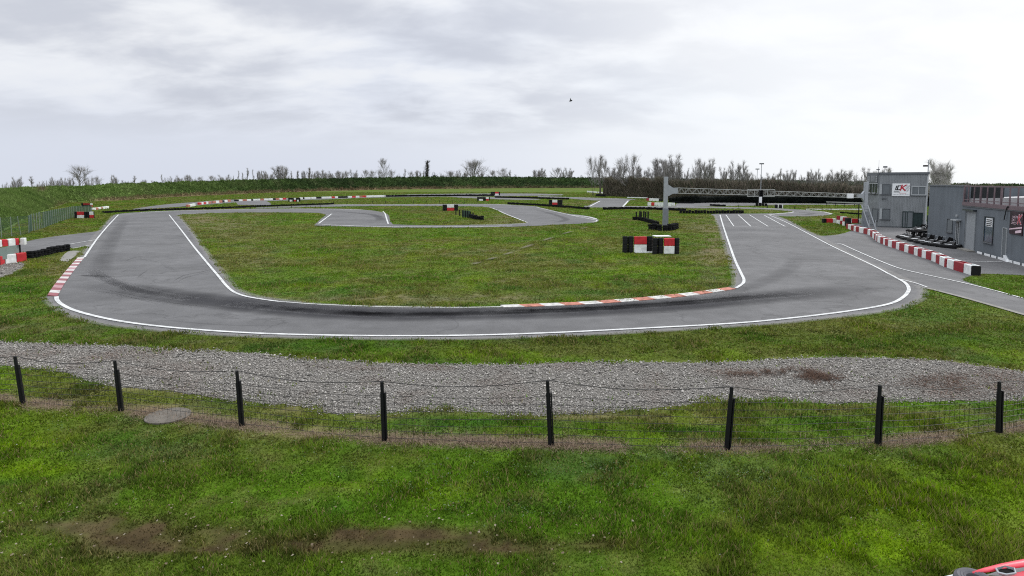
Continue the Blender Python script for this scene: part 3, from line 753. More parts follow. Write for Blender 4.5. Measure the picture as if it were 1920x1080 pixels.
def straw():
    n = 19000
    xs = rng.uniform(-40, 1960, n); fy = np.interp(xs, FX, FY) + rng.normal(-1, 6.5, n)
    pts = np.array([G(a, b)[:2] for a, b in zip(xs, fy)])
    keep = fbm(pts[:, 0] * .8, pts[:, 1] * .8, 5, 3) > rng.uniform(.38, .66, n)
    pts = pts[keep]; n = len(pts)
    ang = rng.uniform(0, 2 * np.pi, n); L = rng.uniform(.03, .13, n); el = rng.uniform(-.05, 1.0, n)
    d = np.stack([np.cos(ang) * np.cos(el), np.sin(ang) * np.cos(el), np.sin(np.abs(el))], 1) * L[:, None]
    p = np.concatenate([pts, rng.uniform(0, .02, (n, 1))], 1)
    s = np.stack([-np.sin(ang), np.cos(ang), np.zeros(n)], 1) * .006
    V = np.stack([p - s, p + s, p + d], 1).reshape(-1, 3)
    c = np.array((.30, .225, .165))[None] * rng.uniform(.45, 1.2, (n, 1))
    o = np_mesh('dry_straw', V, np.arange(3 * n).reshape(-1, 3), M['blade'], np.repeat(c, 3, 0), 3)
    tag(o, 'dead straw coloured grass along the foot of the wire fence', 'dead grass', None, 'stuff')
straw()

# ------------------------------------------------------------------ gravel stones
def gravel():
    polys = [PAVED[k] for k in GRAVIDX]
    n = 150000
    Yb = np.exp(rng.uniform(math.log(12.0), math.log(21.0), n)); Xb = rng.uniform(-.95, .95, n) * Yb
    P = np.stack([Xb, Yb], 1)
    ok = inside(P + rng.normal(0, .10, (n, 2)), polys[0])
    P = P[ok]
    n2 = 3000
    lo, hi = polys[1].min(0), polys[1].max(0)
    Q = rng.uniform(lo, hi, (n2, 2)); Q = Q[inside(Q + rng.normal(0, .1, (n2, 2)), polys[1])]
    P = np.concatenate([P, Q]); n = len(P)
    base = np.array([(1, 0, 0), (-1, 0, 0), (0, 1, 0), (0, -1, 0), (0, 0, .8), (0, 0, -.6)], float)
    tri = np.array([(0, 2, 4), (2, 1, 4), (1, 3, 4), (3, 0, 4), (2, 0, 5), (1, 2, 5), (3, 1, 5), (0, 3, 5)])
    s = rng.uniform(.008, .024, n) * (1 + .7 * (rng.random(n) < .07)) * (P[:, 1] / 14) ** .6
    V = base[None] * rng.uniform(.6, 1.25, (n, 6, 1)) * s[:, None, None]
    a = rng.uniform(0, 6.28, n); ca, sa = np.cos(a), np.sin(a)
    x = V[:, :, 0] * ca[:, None] - V[:, :, 1] * sa[:, None]; y = V[:, :, 0] * sa[:, None] + V[:, :, 1] * ca[:, None]
    V = np.stack([x + P[:, :1], y + P[:, 1:], V[:, :, 2] + s[:, None] * .6 + .004], -1)
    px, py = to_px(P[:, 0], P[:, 1], np.zeros(n))
    g = np.clip(rng.normal(.26, .105, n), .07, .60)
    c = np.stack([g * 1.05, g, g * .92], 1)
    nn = fbm(P[:, 0] * .9, P[:, 1] * .9, 81, 3)
    bw = np.exp(-(((px - 1460) / 110) ** 2 + ((py - 700 - (px - 1460) * .02) / 9) ** 2)) + .8 * np.exp(-(((px - 1800) / 110) ** 2 + ((py - 722) / 20) ** 2)) + .6 * np.exp(-(((px - 780) / 170) ** 2 + ((py - 690) / 8) ** 2)) + .5 * np.exp(-(((px - 90) / 130) ** 2 + ((py - 668) / 9) ** 2))
    bw = np.clip(bw * sstep(.3, .55, nn) + .30 * sstep(.52, .72, nn), 0, .85)
    c = c + (np.array((.15, .095, .070))[None] * rng.uniform(.5, 1.3, (n, 1)) - c) * bw[:, None]
    Fc = (tri[None] + 6 * np.arange(n)[:, None, None]).reshape(-1, 3)
    o = np_mesh('gravel_stones', V.reshape(-1, 3), Fc, M['stone'], np.repeat(c, 6, 0), 3)
    tag(o, 'loose pale grey gravel stones filling the run-off strip', 'gravel', None, 'stuff')
    # dead brown creeper on the gravel
    m = 6500
    t = rng.random(m)
    t = t ** .7; gx = 1370 + t * 200 + rng.normal(0, 14, m); gy = 706 - 16 * np.sin(np.clip(t, 0, 1) * 2.2) + t * 16 + rng.normal(0, 1, m) * (1.0 + 5 * t) + (t > .55) * (t - .55) * 22
    k = rng.random(m) < .35
    gx[k] = 1800 + rng.normal(0, 70, k.sum()); gy[k] = 722 + rng.normal(0, 10, k.sum())
    p = np.array([G(a, b)[:] for a, b in zip(gx, gy)]); kk = fbm(p[:, 0] * 2.4, p[:, 1] * 2.4, 171, 3) > rng.uniform(.34, .60, m); p = p[kk]; m = len(p); p[:, 2] = rng.uniform(.03, .08, m)
    ang = rng.uniform(0, 6.28, m); L = rng.uniform(.04, .16, m)
    d = np.stack([np.cos(ang), np.sin(ang), rng.uniform(-.1, .5, m)], 1) * L[:, None]; s = np.stack([-np.sin(ang), np.cos(ang), np.zeros(m)], 1) * .007
    V = np.stack([p - s, p + s, p + d], 1).reshape(-1, 3)
    c = np.array((.10, .060, .042))[None] * rng.uniform(.4, 1.4, (m, 1))
    o = np_mesh('dead_creeper', V, np.arange(3 * m).reshape(-1, 3), M['blade'], np.repeat(c, 3, 0), 3)
    tag(o, 'dead brown creeping weeds lying on the gravel at the right', 'dead weeds', None, 'stuff')
gravel()


# ------------------------------------------------------------------ wire fence in front
def wire_fence():
    tops = [(28, 668), (215, 676), (444, 695), (716, 715), (1026.5, 713), (1372, 725), (1650, 722), (1874, 715)]
    bases = fence_px[1:9]
    root = thing('wire_fence', 'low black post and wire mesh fence between the near grass and the gravel', 'fence', G(1032, 835))
    pos = []
    for (tx, ty), (bx, by) in zip(tops, bases):
        b = G(bx, by); z = ztop(b, ty)
        t = atD(tx, ty, b.y); pos.append((b, t))
        mb = MB(); ax = (t - b)
        mb.tube(b - ax * .06, b + ax * .80, .043, .040, 10); mb.tube(b + ax * .80, t - ax * .01, .033, .032, 10); mb.tube(t - ax * .01, t, .03, .02, 10)
        p = mb.build('post', M['blackpl'], root)
        mb = MB(); e = Vector((.055, -.01, 0)); mb.box((0, 0, 0), (.024, .05, ax.length * .82)); 
        mb.v = [(q[0] + b.x + e.x + (ax.x / ax.z) * (q[2] + ax.length * .41), q[1] + b.y + e.y, q[2] + ax.length * .41) for q in mb.v]
        mb.build('brace_rail', M['blackpl'], root)
    # extend outside the frame on both sides
    l = pos[0]; r = pos[-1]
    dl = pos[0][0] - pos[1][0]; dr = Vector((pos[7][0].x - pos[6][0].x, 1.0, 0))
    ends = [(l[0] + dl, l[1] + dl)] + pos + [(r[0] + dr, r[1] + dr)]
    wires = MB(); vert = MB()
    for (b0, t0), (b1, t1) in zip(ends[:-1], ends[1:]):
        n = 18; span = (b1 - b0).length
        for k in range(9):
            h = .045 + .95 * k / 8
            if k == 8: sag, rr = .10, .0075
            else: sag, rr = .015 + .035 * k / 8, .0048
            if k == 7: continue
            prev = None
            for i in range(n + 1):
                u = i / n; q = (b0.lerp(t0, h)).lerp(b1.lerp(t1, h), u)
                q = q - Vector((0, 0, sag * 4 * u * (1 - u) - .008 * math.sin(7 * u + k)))
                if prev is not None: wires.tube(prev, q, rr, rr, 3, False)
                prev = q
        m = int(span / .11)
        for i in range(1, m):
            u = i / m
            lo = b0.lerp(b1, u); q = b0.lerp(t0, .045 + .95 * 6 / 8).lerp(b1.lerp(t1, .045 + .95 * 6 / 8), u)
            q.z -= .045 * 4 * u * (1 - u); lo = lo + Vector((random.uniform(-.01, .01), 0, .02))
            vert.tube(lo, q, .0025, .0025, 3, False)
    wires.build('strand_wire', M['rope'], root); vert.build('mesh_net', M['rope'], root)
wire_fence()

# manhole cover
def manhole():
    c = G(315, 781); r = 40 / F * c.y
    root = thing('manhole_cover', 'round weathered concrete manhole cover in dead grass at the fence foot', 'manhole cover', c)
    MB().lathe([(r * 1.0, -.05), (r * 1.0, .028), (r * .97, .036), (r * .90, .036), (r * .89, .03)], c, 40).build('rim', M['concretedark'], root)
    MB().lathe([(r * .88, -.03), (r * .88, .034), (r * .80, .042), (r * .3, .046), (0, .046)], c, 40).build('lid', M['concretedark'], root)
manhole()

# ------------------------------------------------------------------ barriers
ORD = ['first', 'second', 'third', 'fourth', 'fifth', 'sixth', 'seventh', 'eighth', 'ninth', 'tenth', 'eleventh', 'twelfth', 'thirteenth', 'fourteenth', 'fifteenth', 'sixteenth',
       'seventeenth', 'eighteenth', 'nineteenth', 'twentieth', 'twenty-first', 'twenty-second', 'twenty-third', 'twenty-fourth', 'twenty-fifth', 'twenty-sixth', 'twenty-seventh', 'twenty-eighth', 'twenty-ninth', 'thirtieth'] + ['far'] * 40
BM = {'r': M['redplastic'], 'd': M['shadedred'], 'w': M['whiteplastic'], 'k': M['blackpl'], 'o': M['orange']}
BN = {'r': 'red', 'd': 'shade-dark red', 'w': 'white', 'k': 'black', 'o': 'faded red'}

def block(p0, p1, depth, h, colour, label, group, z0=0.0, hollow=True):
    p0, p1 = Vector(p0), Vector(p1); d = p1 - p0; L = d.length; t = d.normalized(); n = Vector((-t.y, t.x, 0))
    c = (p0 + p1) / 2
    if n.dot(c) < 0: n = -n      # the block's back points away from the track
    g = .018
    rz = math.atan2(t.y, t.x)
    mb = MB()
    x, y0, y1 = L / 2 - g, 0.0, depth
    sgn = 1 if Vector((-math.sin(rz), math.cos(rz), 0)).dot(n) > 0 else -1
    def q(X, Yv, Zv): return (X, Yv * sgn, Zv)
    b = .05 if hollow else .0
    O0 = [q(-x, y0, 0), q(x, y0, 0), q(x, y1, 0), q(-x, y1, 0)]
    OM = [q(-x, y0, h - .03), q(x, y0, h - .03), q(x, y1, h - .03), q(-x, y1, h - .03)]
    i = .02
    OT = [q(-x + i, y0 + i, h), q(x - i, y0 + i, h), q(x - i, y1 - i, h), q(-x + i, y1 - i, h)]
    j = .08
    IT = [q(-x + j * .4, y0 + j, h), q(x - j * .4, y0 + j, h), q(x - j * .4, y1 - j, h), q(-x + j * .4, y1 - j, h)]
    ID = [(a, bb, h - (.16 if hollow else .01)) for a, bb, _ in IT]
    vs = O0 + OM + OT + IT + ID; fs = []
    for lv in range(4):
        for k in range(4):
            f = (lv * 4 + k, lv * 4 + (k + 1) % 4, lv * 4 + 4 + (k + 1) % 4, lv * 4 + 4 + k); fs.append(f)
    fs.append((16, 17, 18, 19))
    # moulded recess lines on the face
    mb.add(vs, fs)
    o = mb.build('barrier_block', BM[colour])
    bm = bmesh.new(); bm.from_mesh(o.data); bmesh.ops.recalc_face_normals(bm, faces=bm.faces); bm.to_mesh(o.data); bm.free()
    o.location = (c.x + random.uniform(-.015, .015), c.y + random.uniform(-.015, .015), z0); o.rotation_euler = (0, 0, rz + random.uniform(-.022, .022))
    return tag(o, label, 'barrier block', group)

# pit wall: near end first
PWX = np.array([1572, 1585, 1600, 1620, 1631, 1637, 1643, 1652, 1665, 1686, 1703, 1720, 1746, 1770, 1786, 1806, 1819.5, 1833]); 
PWY = np.array([426, 428.5, 433, 438, 441.3, 447, 452.5, 457, 461.8, 468.8, 474.3, 480, 488.5, 500.3, 505.5, 511.5, 516.2, 520.5])
segs = [(1806, 1819.5, 'w'), (1787.5, 1806, 'd'), (1774, 1787, 'w'), (1770, 1774, 'd'), (1761, 1770, 'w'), (1754, 1761, 'd'), (1746, 1754, 'w'), (1736, 1746, 'd'), (1728, 1736, 'w'), (1720, 1728, 'd'), (1712.5, 1720, 'w'),
        (1703, 1712.5, 'd'), (1695, 1703, 'w'), (1686, 1695, 'd'), (1679, 1686, 'w'), (1672, 1679, 'd'), (1665, 1672, 'w'), (1659, 1665, 'd'), (1655, 1659, 'w'), (1650, 1655, 'd'), (1645, 1650, 'w'), (1643, 1645, 'd'),
        (1641, 1643, 'w'), (1638.5, 1641, 'd'), (1635, 1638.5, 'w'), (1631.5, 1635, 'd'), (1626, 1631, 'w'), (1619, 1626, 'd'), (1610, 1619, 'w'), (1604, 1610, 'd'), (1600.5, 1604, 'w'), (1595, 1600.5, 'd'), (1590, 1595, 'w'), (1586, 1590, 'd')]
def pw(x): return G(x, float(np.interp(x, PWX, PWY)))
cnt = {}
for a, b, k in segs:
    i = cnt.get(k, 0); cnt[k] = i + 1
    block(pw(a), pw(b), .42, .50, k, f'{BN[k]} block, {ORD[i]} {BN[k]} one from the near end of the curved pit wall', 'blocks of the curved pit wall')
t_ = (pw(1819.5) - pw(1806)).normalized(); n_ = Vector((-t_.y, t_.x, 0)); e = pw(1819.5) + t_ * .085 - n_ * .01; ee = e + n_ * .44
block(e, ee, .075, .5, 'k', 'black end block closing the near end of the pit wall', 'blocks of the curved pit wall', hollow=False)

def row(segs, by, hpx, where, group, depth=.4, hollow=False, base_fn=None):
    xs = [s[0] for s in segs] + [s[1] for s in segs]
    cnt = {}
    for a, b, k in segs:
        f = base_fn or (lambda x: np.interp(x, [by[0][0], by[1][0]], [by[0][1], by[1][1]]))
        p0, p1 = G(a, float(f(a))), G(b, float(f(b)))
        h = hpx / F * p0.y
        i = cnt.get(k, 0); cnt[k] = i + 1
        block(p0, p1, depth, h, k, f'{ORD[i]} {BN[k]} block from the left {where}', group, hollow=hollow)

far_a = [(374, 378, 'r'), (378, 382, 'w'), (382, 387, 'r'), (387, 391, 'w'), (391, 396, 'o'), (400, 405, 'o'), (405, 411, 'w'), (411, 417, 'o'), (417, 421, 'k'), (421, 427, 'w'), (427, 433, 'o')]
row(far_a, ((374, 384), (433, 378.2)), 4.2, 'behind the long left tyre wall', 'distant red and white blocks at the left bend')
row([(441, 448, 'k'), (448, 455, 'w'), (455, 463, 'o'), (463, 471, 'w'), (471, 475, 'k'), (475, 482, 'w'), (482, 488, 'w'), (488, 495, 'o'), (495, 503, 'w'), (505, 512, 'w'), (512, 517, 'k'), (517, 524, 'o'), (524, 530, 'w'), (530, 537, 'r')],
    ((441, 377.6), (537, 374.2)), 3.2, 'on the far straight, left part', 'blocks along the far straight')
row([(563, 568, 'w'), (568, 571, 'k'), (571, 582, 'w'), (584, 593, 'w'), (593, 603, 'k'), (603, 612, 'w'), (612, 622, 'w'), (623, 628, 'r'), (628, 634, 'w'), (635, 652, 'k'), (653, 660, 'w'), (660, 667, 'r'), (667, 674, 'w'), (674, 680, 'o'), (680, 687, 'r'), (687, 700, 'w'), (700, 712, 'w'), (712, 721, 'w')],
    ((563, 373.4), (721, 369)), 3.2, 'on the far straight, right part', 'blocks along the far straight')
row([(353, 357, 'o'), (357, 362, 'w'), (362, 367, 'w')], ((353, 388.5), (367, 386)), 4.5, 'in the heap behind the tyre wall', 'blocks heaped behind the left tyre wall')
row([(175, 180, 'w'), (180, 185, 'o'), (185, 190, 'w'), (190, 193, 'o'), (193, 198, 'w'), (199, 205, 'w')], ((175, 394), (205, 390.5)), 4, 'beyond the left mesh fence', 'short row of blocks by the left fence')
row([(1100, 1106, 'w'), (1106, 1112, 'w'), (1112, 1118, 'w'), (1120, 1130, 'w')], ((1100, 360.5), (1130, 363)), 2.6, 'at the far bank', 'far white blocks at the bank')
row([(1212, 1217, 'd'), (1217, 1223, 'w'), (1223, 1229, 'w'), (1229, 1235, 'w'), (1235, 1240, 'k')], ((1212, 376.5), (1240, 378)), 5, 'in the rear row behind the gantry', 'blocks piled behind the gantry post')
row([(1214, 1221, 'w'), (1221, 1227, 'r'), (1227, 1233, 'w'), (1233, 1239, 'w'), (1239, 1245, 'w'), (1252, 1259, 'w'), (1259, 1265, 'w')], ((1214, 385.6), (1265, 386.4)), 6, 'in the front row behind the gantry', 'blocks piled behind the gantry post')
row([(1543.5, 1549.5, 'k'), (1549.5, 1561.5, 'r'), (1562, 1568, 'w')], ((1543, 418), (1568, 418)), 8, 'on the grass by the pit entry', 'blocks on the grass by the pit entry')
row([(1588, 1597.5, 'w'), (1598, 1609.5, 'r'), (1611, 1618, 'w')], ((1588, 418), (1618, 418.5)), 8, 'beside the gantry column', 'blocks beside the gantry column')
for i, (a, b, y, lo, hi) in enumerate([(1568, 1574.5, 420, 'w', 'd'), (1574.5, 1581, 421.5, 'd', 'w'), (1579, 1584, 423, 'w', 'd'), (1583.5, 1588.5, 424, 'k', 'k')]):
    p0, p1 = G(a, y), G(b, y + .6); h = 8 / F * p0.y
    pos = ['leftmost', 'left middle', 'right middle', 'rightmost'][i]
    block(p0, p1, .45, h, lo, f'{BN[lo]} lower block of the {pos} stack at the pit entry', 'stacked blocks at the pit entry', hollow=False)
    block(p0, p1, .45, h * .95, hi, f'{BN[hi]} upper block on the {pos} stack at the pit entry', 'stacked blocks at the pit entry', z0=h + .002, hollow=False)

# protective wall at the left edge: blocks, screen on posts, blocks on top
def left_wall():
    yb = lambda x: np.interp(x, [-60, 0, 51], [513, 496, 489.5])
    p = lambda x: G(x, float(yb(x)))
    lower = [(-48, -24, 'w', 'white block at the foot of the left screen, outermost one'), (-23.5, 9.5, 'r', 'red block at the foot of the left screen, cut by the picture edge'), (10, 31, 'w', 'white block at the foot of the left screen'), (31.5, 50, 'r', 'red block at the foot of the left screen beside the tyre wall')]
    for a, b, k, l in lower:
        h = 17 / F * p(a).y
        block(p(a), p(b), .45, h, k, l, 'blocks below the left screen', hollow=False)
    back = Vector((-.97, -.2, 0)) * .36
    a0, a1 = p(-30) + back, p(50) + back
    zt0, zt1 = .98, .98
    root = thing('screen_fence', 'grey-green screen on black posts between two rows of red and white blocks', 'screen', a1)
    for u0, u1 in ((0, .48), (.50, .985)):
        q0, q1 = a0.lerp(a1, u0), a0.lerp(a1, u1)
        MB().hexa(q0 + Vector((0, 0, .28)), q1 + Vector((0, 0, .28)), q0 + Vector((0, 0, .985)), q1 + Vector((0, 0, .985)), (0, 1, 0), .03).build('screen_panel', M['screen'], root)
    for u in (0, .49, 1.0):
        q = a0.lerp(a1, u)
        MB().tube(q + Vector((0, .06, 0)), q + Vector((0, .06, 1.0)), .045, .045, 8).build('post', M['blackpl'], root)
    tops = [(-46, -18, 'r', 'red block on top of the left screen, outermost one'), (-17.5, 9, 'w', 'white block on top of the left screen, cut by the picture edge'), (9.5, 21.5, 'r', 'red block on top of the left screen, bright one'),
            (22, 37, 'w', 'white block on top of the left screen between two red ones'), (37.5, 45, 'r', 'narrow red block on top of the left screen near its end'), (45.5, 55.5, 'w', 'white block on top of the left screen at its right end')]
    for a, b, k, l in tops:
        f = lambda x: p(x * .9 + 8) + back * .75
        block(f(a), f(b), .25, .40, k, l, 'blocks on top of the left screen', z0=1.002, hollow=False)
left_wall()

# drum barriers: columns of black drums with red and white boards strapped between
def drum_barrier(items, ybase, ytop, label, group=None, detail=True):
    x0, x1 = items[0][0], items[-1][1]
    c = G((x0 + x1) / 2, ybase)
    h = ztop(c, ytop); mpp = c.y / F * 1.0
    root = thing('drum_barrier', label, 'barrier', c, 0, group)
    for a, b, k in items:
        w = (b - a) * mpp; X = c.x + ((a + b) / 2 - (x0 + x1) / 2) * mpp
        if k == 'k':
            n = max(1, round(w / (h * .36))); r = w / n / 2
            for i in range(n):
                cx = X - w / 2 + r * (2 * i + 1)
                for s in (0, 1):
                    hh = h / 2; z = s * hh
                    MB().lathe([(r * .93, z + .001), (r * .99, z + hh * .04), (r * .99, z + hh * .30), (r * .94, z + hh * .33), (r * .99, z + hh * .36), (r * .99, z + hh * .64), (r * .94, z + hh * .67), (r * .99, z + hh * .70), (r * .97, z + hh * .93), (r * .90, z + hh * .985), (r * .85, z + hh * .985), (r * .84, z + hh * .95)],
                               (cx, c.y + r, 0), 18 if detail else 10).build('drum', M['blackpl'], root, smooth=False)
        else:
            cols = {'p': ('r', 'w'), 'q': ('w', 'r'), 'W': ('k', 'w'), 'R': ('r', 'r'), 'D': ('d', 'k')}[k]
            for s, kk in ((1, cols[0]), (0, cols[1])):
                z = h * (.5 * s) + h * .012
                MB().box((X, c.y + .10, z + h * .24), (w * .985, .16, h * .475)).build('board', BM[kk], root, bevel=.02 if detail else 0)
    return root, c, h, mpp
r1, c1, h1, m1 = drum_barrier([(1167.5, 1188.5, 'k'), (1189, 1213, 'p'), (1213.5, 1225, 'k')], 474, 443.5, 'left half of the large infield drum barrier, red over white board between black drums', 'large drum barriers on the infield')
MB().box((c1.x + .55, c1.y - .06, .05), (1.5, .10, .09)).build('base_plank', M['boardw'], r1)
r2, c2, h2, m2 = drum_barrier([(1224, 1244.5, 'k'), (1245, 1265, 'p'), (1265.5, 1275, 'k')], 476.5, 446.5, 'right half of the large infield drum barrier, slightly nearer and narrower', 'large drum barriers on the infield')
q = G(1242, 466)
MB().box((q.x, q.y + .25, h1 * .80), (1.15, .75, .05), .1).build('top_board', M['boardw'], r1)
drum_barrier([(829.5, 838, 'k'), (838, 851.5, 'q'), (851.5, 859, 'k')], 395.3, 383.6, 'small drum barrier with a white over red board in the middle infield')
drum_barrier([(540, 543, 'k'), (543, 548, 'W'), (548, 551, 'k'), (551, 555, 'q'), (555, 557, 'k'), (557, 560, 'W'), (560, 563, 'k')], 378, 371, 'dark drum barrier with white patches in front of the far straight', None, False)
drum_barrier([(894.5, 898, 'k'), (898, 905.5, 'W'), (905.5, 911, 'k'), (911, 916.5, 'q'), (916.5, 918.5, 'k')], 376.5, 369.5, 'low drum barrier with two white boards beside the far track', None, False)
drum_barrier([(920, 924, 'k'), (924, 928, 'k'), (928, 935, 'p'), (935, 937.5, 'k')], 366.6, 359.5, 'farthest drum barrier with one bright red board, at the end of the long tyre wall', None, False)
drum_barrier([(1029, 1032, 'k'), (1032, 1035.5, 'k'), (1035.5, 1045, 'q'), (1045, 1050, 'k'), (1050, 1055, 'k')], 384.8, 374.5, 'drum barrier with a white over red board behind the middle tyre wall', None, False)
drum_barrier([(138, 144, 'k'), (144, 157, 'p'), (157, 167.5, 'k'), (167.5, 175.5, 'q'), (175.5, 177, 'k')], 409.5, 397, 'wide drum barrier with two red and white boards by the left mesh fence')
drum_barrier([(152, 156, 'k'), (156, 169, 'D'), (169, 172.5, 'q')], 388, 381, 'dark red barrier with a white end beyond the left mesh fence', None, False)
c = G(1240, 378)

# tyre walls
def tyre_wall(px, hpx, label, group=None, n=None, layers=2):
    belted = hpx < 6
    if not belted: layers = 3
    P = gl(px, 6)
    c = P[len(P) // 2]
    root = thing('tyre_wall', label, 'tyre wall', (c.x, c.y, 0), 0, group)
    ls = [0]
    for a, b in zip(P[:-1], P[1:]): ls.append(ls[-1] + (b - a).length)
    h = hpx / F * c.y
    r = h * .42; N = n or max(3, min(90, int(ls[-1] / (2 * r))))
    mb = MB(); belt = MB()
    pr = None
    for i in range(N + 1):
        t = ls[-1] * i / N
        for k in range(len(P) - 1):
            if t <= ls[k + 1] + 1e-6:
                q = P[k].lerp(P[k + 1], (t - ls[k]) / max(1e-6, ls[k + 1] - ls[k])); break
        hh = h * random.uniform(.84, 1.06)
        rr = max(r, ls[-1] / N * .54) if False else r
        for l in range(layers):
            z0, z1 = hh * l / layers, hh * (l + 1) / layers
            mb.lathe([(rr * .80, z0 + .003), (rr, z0 + (z1 - z0) * .22), (rr, z0 + (z1 - z0) * .75), (rr * .82, z1 - .002), (rr * .5, z1 - .002), (rr * .45, z0 + .01)],
                     (q.x + random.uniform(-.03, .03), q.y + r + random.uniform(-.04, .04), 0), 12)
        if pr is not None and belted:
            d = (q - pr).normalized(); nn = Vector((d.y, -d.x, 0)); 
            if nn.dot(q) > 0: nn = -nn
            o_ = Vector((0, r, 0)) + nn * (r + .035)
            belt.hexa(pr + o_ + Vector((0, 0, hh * .10)), q + o_ + Vector((0, 0, hh * .10)), pr + o_ + Vector((0, 0, hh * .88)), q + o_ + Vector((0, 0, hh * .90)), nn, .02)
        pr = q
    mb.build('tyre_row', M['tyre'], root); (belt.build('belt', M['black'], root) if belted else None)
    return root
tyre_wall([(193, 400), (240, 397.2), (340, 393.7), (420, 391.2), (482, 388.2), (560, 385.6), (624, 383.3)], 3.9, 'long low black tyre wall following the far side of the left bend')
tyre_wall([(725, 369.2), (800, 368.2), (860, 367.8), (925, 367.4)], 3.4, 'distant black tyre wall ending at the farthest drum barrier')
tyre_wall([(929, 370.8), (1000, 372.4), (1066, 374.4)], 3.2, 'distant black tyre wall right of the farthest drum barrier')
tyre_wall([(953, 383), (1000, 385.4), (1055, 389.2), (1104, 393)], 4.2, 'black tyre wall behind the sharp right end of the chicane')
tyre_wall([(1132, 393.6), (1180, 392.6), (1240, 394), (1285, 396)], 5, 'black tyre wall passing behind the gantry post')
tyre_wall([(1277, 400.5), (1340, 400.8), (1393, 400.6)], 6.5, 'thick black tyre wall across the end of the start straight')
tyre_wall([(52, 485.5), (80, 479.5), (102, 474.5), (122, 471)], 13, 'low black tyre wall beside the left screen, nearest of the tyre walls', None, None, 2)
tyre_wall([(1221, 431.5), (1240, 433), (1258, 432.5), (1269, 429)], 12.5, 'black tyres curved round the foot of the gantry post')
tyre_wall([(1189, 412.5), (1204, 414), (1222, 419), (1234, 422.5)], 7, 'black tyres trailing left from the gantry post')
tyre_wall([(881, 408.5), (890, 411.5), (904, 412.8)], 8, 'short black tyre heap on the middle infield')
tyre_wall([(1262, 381.4), (1300, 381.8)], 3.5, 'black tyre row beside the piled blocks behind the gantry')
tyre_wall([(1333, 386), (1346, 387), (1360, 387.6)], 3.8, 'small black tyre row on the grey track behind the gantry')
tyre_wall([(1577, 399.8), (1606, 402), (1640, 403.6)], 3, 'thin black tyre row on the grass left of the tower')
tyre_wall([(1420, 386.4), (1437, 386.6)], 6, 'black tyres packed round the lamp post foot')
tyre_wall([(1119, 367.8), (1134, 368.8)], 4.5, 'black tyre heap at the end of the brown thicket')

def matrow(label, xs, yb, yt, w, tilt=0):
    c = G(*(xs[len(xs) // 2], yb[len(xs) // 2]))
    root = thing('post_row', label, 'posts', c)
    prev = None
    for x, y, t in zip(xs, yb, yt):
        p = G(x, y); h = ztop(p, t)
        MB().box((p.x, p.y, h / 2), (w, .09, h)).build('post', M['blackpl'], root)
        if prev:
            for zz in (.35, .8): pass
        prev = p
    return root
rt = matrow('row of slim black posts standing on tyres left of the gantry', [1193, 1199.5, 1202, 1207, 1210.5, 1215], [412, 413, 413.5, 414, 414.5, 415], [397, 395.6, 396.5, 396, 397, 396.5], .16)
rt2 = matrow('row of slim black posts beside the short tyre heap on the infield', [855, 862, 868, 873, 877, 882, 887], [403.5, 406.5, 408, 408.5, 408.8, 409, 409], [394, 393.5, 394, 394.5, 395.5, 397, 398.5], .15)
a, b = G(866, 407.6), G(882, 408.8)
MB().hexa(a + Vector((0, .06, .1)), b + Vector((0, .06, .1)), a + Vector((0, .06, .95)), b + Vector((0, .06, .95)), (0, 1, 0), .03).build('mesh_panel', M['greenwire'], rt2)

def stakes(label, pts, hpx, wire=True):
    P = [G(*p) for p in pts]; c = P[len(P) // 2]
    root = thing('stake_fence', label, 'fence', c)
    hs = []
    for p in P:
        h = hpx / F * p.y; hs.append(h)
        MB().tube(p, p + Vector((0, 0, h)), .05, .05, 6).build('stake', M['blackpl'], root)
    if wire:
        mb = MB()
        for (p, h), (q, g) in zip(list(zip(P, hs))[:-1], list(zip(P, hs))[1:]):
            for u in (.5, .95): mb.tube(p + Vector((0, 0, h * u)), q + Vector((0, 0, g * u)), .008, .008, 3, False)
        mb.build('strand_wire', M['rope'], root)
stakes('thin stake and wire fence just beyond the left bend', [(x, 391.5 - (x - 418) * .006) for x in (418, 443, 470, 495, 520, 547, 574, 600.5)], 5.5)
stakes('thin stake and wire fence along the grass before the far straight', [(x, y) for x, y in zip((626, 651, 675, 699, 723, 748, 775, 799, 824, 848, 871.5, 896), (383, 383, 382.8, 382.6, 382.4, 382.2, 382, 381.8, 381.6, 381.6, 381.6, 382))], 6)
stakes('thin stake fence between the gantry and the tower', [(x, y) for x, y in zip((1385, 1415, 1439, 1490, 1515, 1541, 1558), (389, 389.5, 390, 392.5, 393, 394.5, 396))], 5.5)
for i, (x, y) in enumerate(((1455.5, 390.5), (1463.5, 391))):
    p = G(x, y); root = thing('marker_drum', ['left', 'right'][i] + ' one of two short black drums with a white side on the far verge', 'drum', p)
    MB().lathe([(.24, 0), (.27, .05), (.27, .62), (.24, .66), (0, .66)], (p.x, p.y, 0), 14).build('drum_body', M['blackpl'], root)
    MB().hexa((p.x + .17, p.y - .25, .04), (p.x + .34, p.y - .2, .04), (p.x + .17, p.y - .25, .68), (p.x + .34, p.y - .2, .68), (0, 1, 0), .3).build('white_panel', M['boardw'], root)

